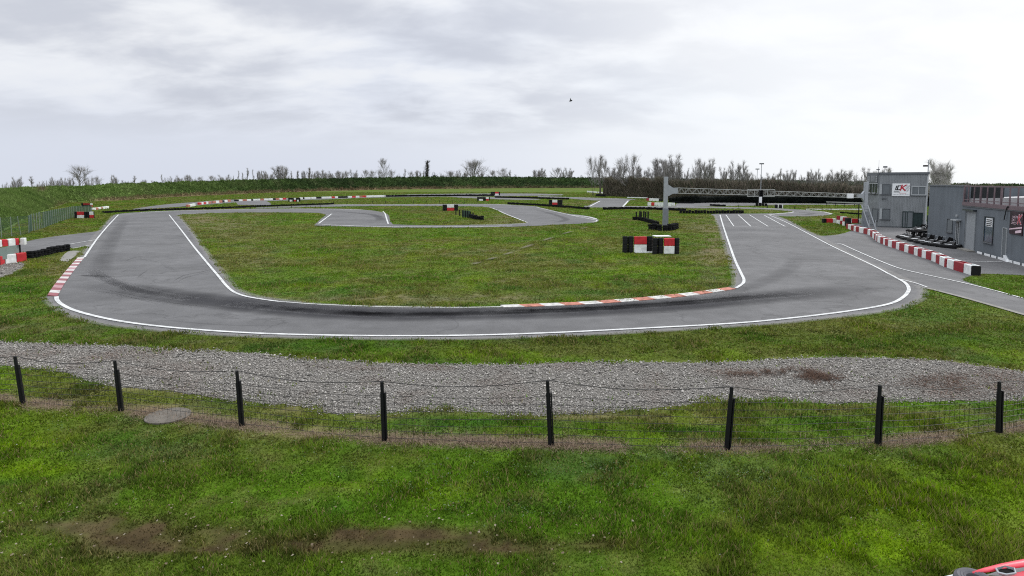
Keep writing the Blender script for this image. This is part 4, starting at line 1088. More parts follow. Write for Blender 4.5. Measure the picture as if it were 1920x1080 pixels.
# left mesh fence
def left_fence():
    bx = [-70, 0, 40, 53, 60, 80, 100, 120, 137, 160, 172]; by = [458, 447.5, 440.5, 438.2, 433.5, 428.5, 420, 413.5, 408.5, 401.5, 398]
    tx = [-70, 0, 53, 60, 100, 140, 172]; ty = [413, 408, 404, 401, 393, 386, 385]
    root = thing('mesh_fence', 'tall green mesh fence on pale posts along the foot of the left bank', 'fence', G(60, 433.5))
    xs = [-60, -40, -18, 3, 22, 39, 53.5, 60.5, 64.8, 69.8, 74.5, 79, 83.3, 87.5, 91.8, 96, 99.6, 103.4, 107.2, 111, 115, 119, 123, 127, 131, 135, 139, 144, 149, 154, 160, 166, 172]
    mesh = MB(); prev = None
    for x in xs:
        p = G(x, float(np.interp(x, bx, by))); h = ztop(p, float(np.interp(x, tx, ty)))
        lean = {39: -.12, 53.5: .1, 79: -.1}.get(x, 0) * h
        MB().tube(p, p + Vector((lean, 0, h)), .032, .028, 6).build('post', M['greenpost'], root)
        if prev:
            q, g = prev; L = (p - q).length
            for k in range(9):
                u = .03 + .94 * k / 8
                mesh.tube(q + Vector((0, 0, g * u)), p + Vector((0, 0, h * u)), .011, .011, 3, False)
            nn = int(L / .14)
            for i in range(1, nn):
                u = i / nn; mesh.tube(q.lerp(p, u) + Vector((0, 0, .03)), q.lerp(p, u) + Vector((0, 0, (g + (h - g) * u) * .97)), .009, .009, 3, False)
        prev = (p, h)
    mesh.build('mesh_net', M['greenwire'], root)
left_fence()

# ------------------------------------------------------------------ timing gantry
def gantry():
    pl = G(1247, 424.5); pr = G(1620.5, 428)
    root = thing('timing_gantry', 'grey timing gantry with two posts and a lattice beam across the start straight', 'gantry', pl)
    for p, yt, w, ysplit in ((pl, 331.5, 8.0, 391), (pr, 341, 7.5, 397)):
        h = ztop(p, yt); zs = ztop(p, ysplit); ww = w * p.y / F
        MB().box((p.x, p.y, zs + (h - zs) / 2), (ww * .86, ww * .8, h - zs)).build('post', M['galv'], root, bevel=.02)
        MB().box((p.x + .02, p.y, zs / 2), (ww * 1.15, ww * 1.05, zs)).build('post_sleeve', M['galvdark'], root, bevel=.02)
    # bracket arms
    zl = (ztop(pl, 352), ztop(pl, 363)); zlw = (ztop(pl, 346), ztop(pl, 368))
    zr = (ztop(pr, 363.5), ztop(pr, 371)); zrw = (ztop(pr, 358), ztop(pr, 378))
    dirv = (pr - pl); dirv.z = 0; L = dirv.length; t = dirv.normalized()
    def arm(p, zw, zn, s, l1, l2, name):
        mb = MB(); th = .3
        a = p + t * s * .2; b = p + t * s * l1; c = p + t * s * l2
        prof = [(a, zw), (b, zn), (c, zn)]
        vs = []
        for q, (hi, lo) in prof:
            for dy in (-th / 2, th / 2): vs += [(q.x, q.y + dy, lo), (q.x, q.y + dy, hi)]
        fs = []
        for i in range(2):
            k = i * 4; fs += [(k, k + 4, k + 5, k + 1), (k + 2, k + 3, k + 7, k + 6), (k + 1, k + 5, k + 7, k + 3), (k, k + 2, k + 6, k + 4)]
        fs += [(0, 1, 3, 2), (8, 10, 11, 9)]
        mb.add(vs, fs); mb.build('bracket_arm', M['galv'], root)
    arm(pl, zlw, zl, 1, .72, 1.25, 'l'); arm(pr, zrw, zr, -1, .42, .8, 'r')
    # lattice
    mb = MB(); x0, x1 = 1.2, L - .75; n = 46; D = .30
    def pt(u, top, back):
        q = pl + t * (x0 + (x1 - x0) * u)
        hi = (zl[0] - .02) * (1 - u) + (zr[0] - .02) * u; lo = (zl[1] + .03) * (1 - u) + (zr[1] + .02) * u
        return Vector((q.x, q.y + (D / 2 if back else -D / 2), hi if top else lo))
    for top in (0, 1):
        for back in (0, 1):
            mb.tube(pt(0, top, back), pt(1, top, back), .032, .032, 6)
    for i in range(n):
        u0, u1 = i / n, (i + 1) / n
        for back in (0, 1):
            a_, b_ = (0, 1) if i % 2 == 0 else (1, 0)
            mb.tube(pt(u0, a_, back), pt(u1, b_, back), .017, .017, 4, False)
        mb.tube(pt(u0, i % 2, 0), pt(u1, i % 2, 1), .015, .015, 4, False); mb.tube(pt(u0, 0, i % 2), pt(u0, 1, i % 2), .015, .015, 4, False)
    mb.build('lattice_beam', M['truss'], root)
    # rectangular light frame
    mid = pl + t * (L * .48)
    fr = MB(); yy = mid.y - .35
    def X(px): return mid.x + (px - 1433.5) * mid.y / F
    za, zb = ztop(mid, 355.3), ztop(mid, 368.3)
    for px in (1408, 1421.5, 1445.5, 1459): fr.tube((X(px), yy, za), (X(px), yy, zb), .03, .03, 6)
    for z in (za, zb): fr.tube((X(1408), yy, z), (X(1459), yy, z), .035, .035, 6)
    fr.build('sign_frame', M['truss'], root)
    lb = MB().box((X(1433), yy - .02, (za + zb) / 2 - .05), (.38, .24, (za - zb) * .92)).build('light_box', M['blackpl'], root, bevel=.02)
    for k in range(3):
        MB().lathe([(.085, 0), (.10, .09), (.09, .09), (.07, .02), (0, .02)], (0, 0, 0), 14, Matrix.Translation((X(1433), yy - .14, (za + zb) / 2 - .05 + (k - 1) * .22)) @ Matrix.Rotation(R(90), 4, 'X')).build('lamp', M['black'], root)
    wb = pr - t * 1.6; 
    MB().box((wb.x, wb.y - .2, (zr[0] + zr[1]) / 2 - .02), (.62, .2, .46)).build('equipment_box', M['boardw'], root, bevel=.02)
gantry()

# lamp posts behind the gantry
for x, yt, yb, lab in ((1418.3, 317, 374.5, 'shorter lamp post with a conical white foot behind the gantry frame'), (1425.6, 307, 381.5, 'taller lamp post with a white box at its foot behind the gantry frame')):
    p = G(x, yb); h = ztop(p, yt)
    root = thing('lamp_post', lab, 'lamp post', p, 0, 'floodlight posts behind the gantry')
    MB().tube(p, p + Vector((0, 0, h)), .10, .06, 8).build('pole', M['galv'], root)
    mb = MB(); mb.box((p.x - .26, p.y - .1, h), (.42, .28, .26), .3); mb.box((p.x + .26, p.y - .1, h), (.42, .28, .26), -.3); mb.build('floodlight', M['fascia'], root)
    if yt == 317: MB().lathe([(.36, .1), (.30, .45), (.12, .75), (.10, .95)], (p.x, p.y, 0), 12).build('foot', M['boardw'], root)
    else: MB().box((p.x, p.y, .75), (.5, .5, 1.45)).build('foot', M['boardw'], root, bevel=.05)

# black goal-post shaped height bar near the tower
p0 = G(1609, 419); h = ztop(p0, 382.5)
root = thing('height_bar', 'thin black upright with a long crossbar left of the tower', 'height bar', p0)
MB().tube(p0, p0 + Vector((0, 0, h)), .055, .055, 8).build('upright', M['blackpl'], root)
q = p0 + Vector((-3.2, .4, 0))
MB().tube(p0 + Vector((0, 0, h)), q + Vector((0, 0, h + .15)), .045, .045, 8).build('crossbar', M['blackpl'], root)
p1 = G(1549, 386); p2 = G(1642, 390.5)
root = thing('guard_rail', 'pale horizontal guard rail behind the black height bar', 'guard rail', p1)
h1_, h2_ = ztop(p1, 378.2), ztop(p2, 381)
MB().hexa(Vector((p1.x, p1.y, h1_ - .14)), Vector((p2.x, p2.y, h2_ - .16)), Vector((p1.x, p1.y, h1_ + .05)), Vector((p2.x, p2.y, h2_ + .08)), (0, 1, 0), .08).build('rail', M['truss'], root)
for u in np.linspace(0.02, .98, 6):
    s = p1.lerp(p2, u); z = h1_ + (h2_ - h1_) * u
    MB().box((s.x, s.y + .12, z / 2 - .02), (.08, .08, z)).build('post', M['blackpl'], root)
c0, c1_ = G(1512, 393.4), G(1640, 393.4)
root = thing('kerb_wall', 'low white concrete edging wall on the grass left of the tower', 'low wall', c0)
MB().hexa(c0, c1_, c0 + Vector((0, 0, .16)), c1_ + Vector((0, 0, .16)), (0, 1, 0), .2).build('coping', M['boardw'], root)
c0, c1_, c2_ = G(1176, 371.2), G(1200, 371.6), G(1214, 372)
root = thing('kerb_wall', 'low white edging in front of the brown thicket', 'low wall', c0)
MB().hexa(c0, c1_, c0 + Vector((0, 0, .28)), c1_ + Vector((0, 0, .28)), (0, 1, 0), .3).hexa(c1_, c2_, c1_ + Vector((0, 0, .28)), c2_ + Vector((0, 0, .28)), (0, 1, 0), .3).build('coping', M['boardw'], root)

# ------------------------------------------------------------------ buildings
class Wall:
    """vertical wall plane through ground points a -> b (a left, b right as seen), facing the camera"""
    def __init__(s, a, b):
        s.a = Vector((a.x, a.y, 0)); s.b = Vector((b.x, b.y, 0)); s.t = (s.b - s.a).normalized(); s.n = Vector((s.t.y, -s.t.x, 0)); s.L = (s.b - s.a).length
    def hit(s, x, y):
        d = Vector(ray(x, y)); o = Vector((0, 0, HC))
        k = (s.a - o).dot(s.n) / d.dot(s.n); q = o + d * k
        return (q - s.a).dot(s.t), q.z
    def P(s, u, z, off=0.0): q = s.a + s.t * u + s.n * off; return Vector((q.x, q.y, z))
    def rect(s, x0, y0, x1, y1):
        u0, za = s.hit(x0, (y0 + y1) / 2); u1, zb = s.hit(x1, (y0 + y1) / 2); xm = (x0 + x1) / 2
        return u0, s.hit(xm, y1)[1], u1, s.hit(xm, y0)[1]
    def slab(s, mb, u0, z0, u1, z1, off0, off1):
        """solid between offsets off0 (rear) and off1 (front)"""
        A = [s.P(u0, z0, off1), s.P(u1, z0, off1), s.P(u1, z1, off1), s.P(u0, z1, off1)]
        B = [s.P(u0, z0, off0), s.P(u1, z0, off0), s.P(u1, z1, off0), s.P(u0, z1, off0)]
        return mb.add(A + B, [(0, 1, 2, 3), (7, 6, 5, 4), (0, 4, 5, 1), (1, 5, 6, 2), (2, 6, 7, 3), (3, 7, 4, 0)])

def framed(W, r, root, name, pane, fr=None, w=.06, off=.0, sub='pane', mull=(), sill=True):
    u0, z0, u1, z1 = r
    mb = MB()
    W.slab(mb, u0 - w, z0 - w, u0, z1 + w, off - .1, off + .05); W.slab(mb, u1, z0 - w, u1 + w, z1 + w, off - .1, off + .05)
    W.slab(mb, u0, z1, u1, z1 + w, off - .1, off + .048); W.slab(mb, u0, z0 - w, u1, z0, off - .1, off + .048)
    for m in mull: W.slab(mb, u0 + (u1 - u0) * m - .025, z0, u0 + (u1 - u0) * m + .025, z1, off - .1, off + .04)
    f = mb.build(name, fr or M['frame'], root)
    mb = MB(); W.slab(mb, u0, z0, u1, z1, off - .1, off + .012)
    p = mb.build(sub, pane, None); p.data.transform(Matrix.Translation(-root.location)); p.parent = f
    if sill:
        mb = MB(); W.slab(mb, u0 - .12, z0 - w - .05, u1 + .12, z0 - w, off, off + .11)
        q = mb.build('sill', M['fascia'], None); q.data.transform(Matrix.Translation(-root.location)); q.parent = f
    return f

def text_mesh(body, size, shear=0.0, bold=0.0, extrude=.004):
    cu = bpy.data.curves.new('letter_curve', 'FONT'); cu.body = body; cu.size = size; cu.shear = shear; cu.offset = bold; cu.extrude = extrude
    cu.align_x = 'CENTER'; cu.align_y = 'CENTER'
    o = bpy.data.objects.new('letter_curve', cu); COL.objects.link(o)
    bpy.context.view_layer.update()
    dg = bpy.context.evaluated_depsgraph_get()
    me = bpy.data.meshes.new_from_object(o.evaluated_get(dg))
    bpy.data.objects.remove(o); return me
def put_text(W, body, u, z, size, material, parent, root, off, shear=.2, bold=.01, name='lettering', sx=1.0):
    me = text_mesh(body, size, shear, bold)
    n = W.n; t = W.t; o = W.P(u, z, off) - root.location
    mtx = Matrix(((t.x * sx, 0, n.x, o.x), (t.y * sx, 0, n.y, o.y), (0, 1, 0, o.z), (0, 0, 0, 1)))
    me.transform(mtx); me.materials.clear(); me.materials.append(material)
    ob = bpy.data.objects.new(name, me); COL.objects.link(ob); ob.parent = parent
    return ob

def child_of(o, root, parent):
    """re-hang a part built in world coordinates one level deeper"""
    o.data.transform(Matrix.Translation(-root.location)); o.parent = parent; return o

def tower():
    P0 = G(1646, 425.5); P1 = G(1736, 428.5); W = Wall(P0, P1)
    dl = Vector((-.55, .83, 0)).normalized()
    Pl = atD(1624.5, 400, P0.y + 3.6); Pl.z = 0
    WL_ = Wall(Pl, P0)
    H1 = ztop(P0, 324.3)
    root = thing('control_tower', 'two storey grey clad control tower with a white club board on its front', 'tower', P0)
    # body
    bk = W.n * -5.5
    base = [Pl, P0, P1, P1 + bk, Pl + bk]
    mb = MB(); vs = [(q.x, q.y, 0) for q in base] + [(q.x, q.y, H1 - .1) for q in base]; n = 5
    inset = []
    c = sum((Vector(q) for q in base), Vector()) / 5
    mb.add(vs, [(i, (i + 1) % n, n + (i + 1) % n, n + i) for i in range(n)] + [tuple(range(n, 2 * n)), tuple(range(n - 1, -1, -1))])
    mb.build('wall', M['wall'], root)
    # corrugated cladding on front and side
    def clad(Wx, z0, z1, pitch=.28, d=.035):
        mb = MB(); u = 0; pts = []
        while u < Wx.L:
            for a, o in ((0, .012), (.62, .012), (.72, .012 + d), (.92, .012 + d)):
                if u + a * pitch < Wx.L: pts.append((u + a * pitch, o))
            u += pitch
        pts.append((Wx.L, .012))
        vs = [Wx.P(a, z0, o) for a, o in pts] + [Wx.P(a, z1, o) for a, o in pts]; m = len(pts)
        mb.add(vs, [(i, i + 1, m + i + 1, m + i) for i in range(m - 1)])
        return mb.build('cladding', M['clad'], root)
    clad(W, .12, H1 - .16); clad(WL_, .12, H1 - .16)
    # roof edge
    mb = MB()
    W.slab(mb, -.02, H1 - .17, W.L + .08, H1 + .06, -.3, .10); WL_.slab(mb, -.05, H1 - .17, WL_.L - .02, H1 + .058, -.3, .10)
    mb.build('roof_edge', M['fascia'], root)
    mb = MB(); W.slab(mb, 0, .0, W.L, .13, -.1, .03); mb.build('plinth', M['fascia'], root)
    OFF = .05
    # windows with shutters
    r = W.rect(1654.5, 346, 1668.5, 363); framed(W, r, root, 'window', M['shutter'], M['fascia'], .05, OFF)
    mb = MB(); W.slab(mb, *W.rect(1649, 345.5, 1653.6, 364.5), OFF - .06, OFF + .09); mb.build('shutter', M['frame'], root)
    r = W.rect(1654.5, 392, 1668, 410); framed(W, r, root, 'window', M['shutter'], M['fascia'], .05, OFF)
    mb = MB(); W.slab(mb, *W.rect(1649, 391, 1653.6, 411), OFF - .06, OFF + .09); mb.build('shutter', M['frame'], root)
    r = W.rect(1710.5, 350.5, 1735, 364.5); framed(W, r, root, 'window', M['shutter'], M['frame'], .09, OFF, mull=(.49,))
    # doors
    r = W.rect(1693, 397.5, 1711, 425.5); framed(W, (r[0], max(.05, r[1]), r[2], r[3]), root, 'door_frame', M['shutter'], M['doord'], .07, OFF, 'door_leaf', (.25, .45), False)
    r = W.rect(1713, 399.5, 1729, 427); framed(W, (r[0], max(.05, r[1]), r[2], r[3]), root, 'door_frame', M['doord'], M['doord'], .05, OFF, 'door_leaf', (.5,), False)
    r = W.rect(1738.5, 404, 1741.3, 428); framed(W, (r[0], max(.05, r[1]), r[2], r[3]), root, 'door_frame', M['doord'], M['doord'], .03, OFF, 'door_leaf', (), False)
    mb = MB(); W.slab(mb, *W.rect(1735.5, 331, 1738.8, 428), OFF - .06, OFF + .03); mb.build('downpipe', M['frame'], root)
    for x in (1655.5, 1660.5):
        mb = MB(); W.slab(mb, *W.rect(x - 1.2, 370.5, x + 1.2, 373.5), OFF - .05, OFF + .12); mb.build('wall_lamp', M['fascia'], root)
    # club board
    u0, z0, u1, z1 = W.rect(1672.8, 344, 1706, 367.6)
    mb = MB(); W.slab(mb, u0, z0, u1, z1, OFF, OFF + .06); board = mb.build('sign_board', M['boardw'], root)
    w, h = u1 - u0, z1 - z0; um, zm = (u0 + u1) / 2, (z0 + z1) / 2
    put_text(W, 'E', um - w * .27, zm + h * .14, h * .46, M['letblack'], board, root, OFF + .068, .25, .010)
    put_text(W, 'D', um - w * .115, zm + h * .14, h * .52, M['letblack'], board, root, OFF + .067, .25, .016)
    put_text(W, 'K', um + w * .08, zm + h * .14, h * .66, M['letred'], board, root, OFF + .069, .25, .020)
    mb = MB(); W.slab(mb, u0 + w * .09, zm - h * .20, um - w * .06, zm - h * .155, OFF + .06, OFF + .067); W.slab(mb, u0 + w * .12, zm - h * .12, um - w * .12, zm - h * .085, OFF + .06, OFF + .066)
    child_of(mb.build('underline', M['letblack'], None), root, board)
    mb = MB()
    for i in range(6):
        for j in range(7):
            if (i + j) % 2 == 0:
                a = um + w * (.21 + i * .038 + (j * .012)); b = zm - h * .14 + j * h * .075
                W.slab(mb, a, b, a + w * .036, b + h * .073, OFF + .06, OFF + .065)
    child_of(mb.build('chequered_flag', M['letgrey'], None), root, board)
    mb = MB(); W.slab(mb, um - w * .1, zm - h * .28, um + w * .30, zm - h * .255, OFF + .06, OFF + .066); child_of(mb.build('underline', M['letred'], None), root, board)
    mb = MB(); 
    uu = u0 + w * .08
    while uu < u1 - w * .08:
        l = random.uniform(.05, .16); W.slab(mb, uu, zm - h * .40, min(uu + l, u1 - w * .06), zm - h * .365, OFF + .06, OFF + .065); uu += l + .05
    child_of(mb.build('small_print', M['letgrey'], None), root, board)
    # left side: sponsor board, control room glazing
    u0, z0, u1, z1 = WL_.rect(1624.5, 327, 1647.5, 342.5); u0 = max(.05, u0); u1 = min(u1, WL_.L - .06)
    mb = MB(); WL_.slab(mb, u0, z0, u1, z1, .05, .12); sb = mb.build('sponsor_board', M['fascia'], root)
    mb = MB()
    for i in range(3):
        for j in range(3):
            a = u0 + .12 + j * (u1 - u0) * .085; WL_.slab(mb, a, z0 + .1 + i * .22, a + (u1 - u0) * .07, z0 + .24 + i * .22, .12, .128)
    for j in range(4): WL_.slab(mb, u0 + (u1 - u0) * (.42 + j * .09), z0 + .15, u0 + (u1 - u0) * (.45 + j * .09), z1 - .12, .12, .128)
    for i in range(3): WL_.slab(mb, u1 - (u1 - u0) * .16, z0 + .1 + i * .24, u1 - .1, z0 + .22 + i * .24, .12, .128)
    child_of(mb.build('sponsor_marks', M['letgrey'], None), root, sb)
    u0, z0, u1, z1 = WL_.rect(1626.5, 344.5, 1647, 361); u0 = max(.1, u0); u1 = min(u1, WL_.L - .1)
    framed(WL_, (u0, z0, u1, z1), root, 'control_window', M['glass'], M['frame'], .08, .05, 'pane', (.25, .5, .75), True)
    # hanging cable and white meter box
    mb = MB(); pts = []
    for i in range(13):
        u = i / 12; pts.append(WL_.P(u0 + (u1 - u0) * (.02 + .95 * u), z0 + .75 - .75 * u - .55 * math.sin(math.pi * u) * (.6 + .4 * u), .16))
    mb.path(pts, .035, 6); mb.build('cable', M['rope'], root)
    mb = MB(); WL_.slab(mb, *WL_.rect(1624.5, 363, 1629, 373.5), .05, .25); mb.build('meter_box', M['frame'], root)
    r = WL_.rect(1637, 391.5, 1647.2, 412); framed(WL_, (r[0], r[1], min(r[2], WL_.L - .1), r[3]), root, 'window', M['shutter'], M['fascia'], .05, .05)
    # roof masts
    def onroof(px, back): q = W.P(W.hit(px, 330)[0], H1, -back); return q
    q = WL_.P(WL_.L - .05, H1, .16); zt = ztop(q, 300)
    mb = MB(); mb.tube((q.x, q.y, H1 - 1.6), (q.x, q.y, zt - .7), .035, .03, 6); mb.tube((q.x, q.y, zt - .7), (q.x, q.y, zt), .012, .008, 5)
    mb.tube((q.x - .22, q.y, H1 + .35), (q.x + .1, q.y, H1 + .35), .06, .06, 6); mb.build('antenna_mast', M['fascia'], root)
    q = onroof(1658.5, .6); zt = ztop(q, 313); mb = MB(); mb.tube((q.x, q.y, H1 - .1), (q.x, q.y, zt - .1), .03, .03, 6); mb.box((q.x, q.y - .05, zt), (.34, .2, .16)); mb.build('roof_lamp', M['fascia'], root)
    q = onroof(1740, .3); zt = ztop(q, 300); mb = MB(); mb.tube((q.x, q.y, H1 - .1), (q.x, q.y, zt), .05, .035, 6); mb.tube((q.x - .2, q.y, zt), (q.x + .2, q.y, zt), .02, .02, 5)
    mb.build('lamp_pole', M['galv'], root)
    mb = MB(); zz = ztop(q, 311); mb.box((q.x - .3, q.y, zz), (.34, .24, .16)); mb.build('roof_floodlight', M['blackpl'], root)
    # steep metal stair standing against the side wall
    a = G(1631, 430.5); b = G(1642.5, 431); zt = ztop(a, 385.5)
    st = thing('metal_ladder', 'steep grey metal stair leaning on the tower beside the gantry column', 'stair', a)
    lean = Vector((-.35, 1.0, 0))
    for q in (a, b): 
        MB().tube(q, q + lean + Vector((0.0, 0, zt)), .06, .06, 6).build('stringer', M['galv'], st)
        MB().tube(q + Vector((-.22, -.25, .1)), q + Vector((-.2, -.2, 1.0)), .03, .03, 5).build('handrail', M['galv'], st)
    for k in range(9):
        u = (k + .6) / 9.2; p = a + lean * u + Vector((0, 0, zt * u)); q = b + lean * u + Vector((0, 0, zt * u))
        mb = MB(); mb.hexa(p + Vector((0, -.05, -.02)), q + Vector((0, -.05, -.02)), p + Vector((0, -.05, .02)), q + Vector((0, -.05, .02)), (0, 1, 0), .2); mb.build('tread', M['galvdark'], st)
    return P1
tower()

def low_building():
    A = G(1738, 452); B = G(1801, 465.5); C = G(1917, 497.5)
    d = (C - B).normalized(); C2 = C + d * 4.5
    W1 = Wall(A, B); W2 = Wall(B, C2)
    zt = 4.42; zr = 3.32
    root = thing('clubhouse', 'low grey rendered clubhouse with a taller left block and a railed roof terrace', 'building', B)
    bk = Vector((1.5, 9, 0))
    def prism(pts, z0, z1, name, m):
        n = len(pts); mb = MB(); mb.add([(q.x, q.y, z0) for q in pts] + [(q.x, q.y, z1) for q in pts],
              [(i, (i + 1) % n, n + (i + 1) % n, n + i) for i in range(n)] + [tuple(range(n, 2 * n)), tuple(range(n - 1, -1, -1))])
        return mb.build(name, m, root)
    prism([A, B, B - W1.n * 9, A - W1.n * 9], 0, zt, 'tall_block', M['wall'])
    prism([B + d * .003, C2, C2 - W2.n * 10, B - W2.n * 10 + d * .003], 0, zr - .06, 'terrace_block', M['wall'])
    mb = MB(); W1.slab(mb, -.03, zt + .001, W1.L + .02, zt + .11, -.4, .05); mb.build('roof_edge', M['fascia'], root)
    mb = MB(); W2.slab(mb, .03, zr - .22, W2.L, zr + .02, -.35, .07); mb.build('terrace_edge', M['rail'], root)
    mb = MB(); W2.slab(mb, .03, zr - .30, W2.L, zr - .22, -.2, .04); mb.build('gutter', M['fascia'], root)
    # railing
    us = [.06] + [W2.hit(x, 365)[0] for x in (1815, 1826, 1838, 1850.5, 1863.5, 1877, 1893, 1908.5)]; 
    last = us[-1]
    while last + 1.0 < W2.L: last += .95; us.append(last)
    for i, u in enumerate(us):
        p = W2.P(u, 0, -.03); r = .045 if i % 3 == 0 else .03
        MB().box((p.x, p.y, zr + .55), (r * 2, r * 2, 1.10)).build('railing_post', M['rail'], root)
    mb = MB(); p, q = W2.P(0.02, zr + 1.10, -.03), W2.P(W2.L, zr + 1.10, -.03); mb.hexa(p, q, p + Vector((0, 0, .09)), q + Vector((0, 0, .09)), (0, 1, 0), .09); mb.build('top_rail', M['rail'], root)
    mb = MB(); p, q = W2.P(0.02, zr + .17, -.03), W2.P(W2.L, zr + .17, -.03); mb.hexa(p, q, p + Vector((0, 0, .05)), q + Vector((0, 0, .05)), (0, 1, 0), .05); mb.build('bottom_rail', M['rail'], root)
    # terrace back: pale roof sheet and dark mesh windbreak
    n = W2.n
    p = W2.P(.05, 0, -.35); q = W2.P(W2.L, 0, -.35); p2 = W2.P(.15, 0, -4.2); q2 = W2.P(W2.L, 0, -4.2)
    mb = MB(); mb.add([(p.x, p.y, zr - .02), (q.x, q.y, zr - .02), (q.x, q.y, zr + .72), (p.x, p.y, zr + .26), (p2.x, p2.y, zr + .5), (q2.x, q2.y, zr + .98)], [(0, 1, 2, 3), (3, 2, 5, 4)])
    mb.build('pitched_roof', M['roof'], root)
    a, b = W2.P(.1, zr, -.45), W2.P(5.2, zr, -.45)
    mb = MB()
    for i in range(52):
        u = .1 + i * .1; s = W2.P(u, 0, -.45); mb.box((s.x, s.y, zr + .68), (.055, .07, .80))
    for z in (zr + .28, zr + 1.08): mb.hexa(Vector((a.x, a.y, z)), Vector((b.x, b.y, z)), Vector((a.x, a.y, z + .05)), Vector((b.x, b.y, z + .05)), (0, 1, 0), .05)
    mb.build('windbreak', M['mesh'], root)
    for x in (1907, 1918.5):
        u = W2.hit(x, 347)[0]; q = W2.P(u, 0, -2.2); mb = MB(); mb.box((q.x, q.y, ztop(q, 347.5)), (.24, .2, .28), .2); mb.tube((q.x, q.y + .05, zr), (q.x, q.y + .05, zr + 1.3), .03, .03, 6); mb.build('floodlight', M['fascia'], root)
    # openings of the tall block
    r = W1.rect(1776.5, 411, 1786, 434); framed(W1, r, root, 'window', M['shutter'], M['fascia'], .04, 0)
    r = W1.rect(1793.5, 415.5, 1798.8, 458); framed(W1, r, root, 'doorway', M['glass'], M['frame'], .05, 0, 'door_leaf', (.45,), False)
    mb = MB(); W1.slab(mb, r[0] - .25, r[3] + .08, r[2] + .2, r[3] + .16, 0, .35); mb.build('canopy', M['frame'], root)
    mb = MB(); W1.slab(mb, *W1.rect(1795, 402.5, 1797.5, 406), 0, .12); mb.build('wall_lamp', M['frame'], root)
    # openings of the terrace block
    r = W2.rect(1811.5, 397, 1828.5, 468.2); framed(W2, (r[0], .08, r[2], r[3]), root, 'door_frame', M['door'], M['door'], .05, 0, 'door_leaf', (), False)
    mb = MB(); W2.slab(mb, r[0] - .25, r[3] + .06, r[2] + .1, r[3] + .17, 0, .22); mb.build('door_hood', M['glass'], root)
    mb = MB(); W2.slab(mb, r[0] - .22, .09, r[0] - .06, r[3] + .055, 0, .02); mb.build('door_reveal', M['mesh'], root)
    mb = MB(); W2.slab(mb, r[0] - .3, 0, r[2] + .2, .09, 0, .45); mb.build('door_step', M['concrete'], root)
    r = W2.rect(1846.5, 408, 1862.5, 453.5); wf = framed(W2, r, root, 'window', M['glassb'], M['glass'], .06, 0, 'pane', (), True)
    w, h = r[2] - r[0], r[3] - r[1]
    mb = MB(); W2.slab(mb, r[0] + w * .16, r[3] - h * .37, r[2] - w * .1, r[3] - h * .02, .013, .035); bn = child_of(mb.build('notice_board', M['boardw'], None), root, wf)
    mb = MB(); random.seed(4)
    for k in range(4):
        uu = r[0] + w * .22; zz = r[3] - h * (.075 + .078 * k)
        while uu < r[2] - w * .2:
            l = random.uniform(.05, .12); W2.slab(mb, uu, zz - h * .04, min(uu + l, r[2] - w * .14), zz + h * .008, .035, .040); uu += l + .03
    child_of(mb.build('notice_print', M['letblack'], None), root, wf)
    r = W2.rect(1880.5, 428, 1887.5, 480); framed(W2, (r[0], .05, r[2], r[3]), root, 'door_frame', M['shutter'], M['frame'], .04, 0, 'door_leaf', (), False)
    # dark club sign
    u0, z0, u1, z1 = W2.rect(1895.2, 396.5, 1919.5, 440)
    mb = MB(); W2.slab(mb, u0, z0, u1, z1, 0, .06); sb = mb.build('sign_board', M['boarddark'], root)
    w, h = u1 - u0, z1 - z0; um, zm = (u0 + u1) / 2, (z0 + z1) / 2
    for ch, du, s in (('E', -.28, .46), ('D', -.03, .50), ('K', .25, .60)):
        put_text(W2, ch, um + w * du, zm + h * .10 + h * (.05 if ch == 'K' else 0), h * s, M['letpink'], sb, root, .066, .25, .022, sx=1.0)
        put_text(W2, ch, um + w * du, zm + h * .10 + h * (.05 if ch == 'K' else 0), h * s, M['boarddark'] if ch != 'K' else M['letred'], sb, root, .072, .25, .000, sx=.98)
    mb = MB(); mb.add([W2.P(u0 + .02, z0 + h * .17, .063), W2.P(u1 - .02, z0 + h * .30, .063), W2.P(u1 - .02, z0 + h * .37, .063), W2.P(u0 + .02, z0 + h * .22, .063)], [(0, 1, 2, 3)])
    mb.add([W2.P(um, z0 + h * .05, .063), W2.P(u1 - .08, z0 + h * .12, .063), W2.P(u1 - .08, z0 + h * .24, .063), W2.P(um, z0 + h * .16, .063)], [(0, 1, 2, 3)])
    child_of(mb.build('sign_stripe', M['letpink'], None), root, sb)
    # cable loop above the sign
    mb = MB(); pts = []
    for i in range(11):
        t = i / 10; u = W2.hit(1887 + 7 * t, 400)[0]; z = 2.45 + .85 * math.sin(t * math.pi * .62)
        pts.append(W2.P(u, z, .10))
    mb.path(pts, .03, 6); mb.build('cable', M['rope'], root)
    # white and black kerb stones at the wall foot
    i = 0
    for x, w_ in ((1837.5, 7.5), (1851.5, 9), (1864, 7.5), (1877, 8.5), (1893.5, 9), (1907.5, 10), (1924, 11)):
        yb = float(np.interp(x, [1826, 1917, 1940], [471.6, 497, 503.5]))
        p = G(x - w_ / 2, yb - w_ * .14 + 1.6); q = G(x + w_ / 2, yb + w_ * .14 + 1.6)
        rt = thing('kerb_stone', ['white kerb stone at the wall foot just right of the grey door', 'white kerb stone under the clubhouse window', 'white kerb stone at the wall foot right of the clubhouse window', 'white kerb stone left of the narrow door', 'white kerb stone right of the narrow door beside the ramp', 'white kerb stone under the dark club sign', 'white kerb stone at the picture edge'][i], 'kerb stone', p, 0, 'white kerb stones along the clubhouse'); i += 1
        MB().hexa(p, q, p + Vector((0, 0, .15)), q + Vector((0, 0, .15)), (.35, 1, 0), .17).build('stone', M['boardw'], rt, bevel=.02)
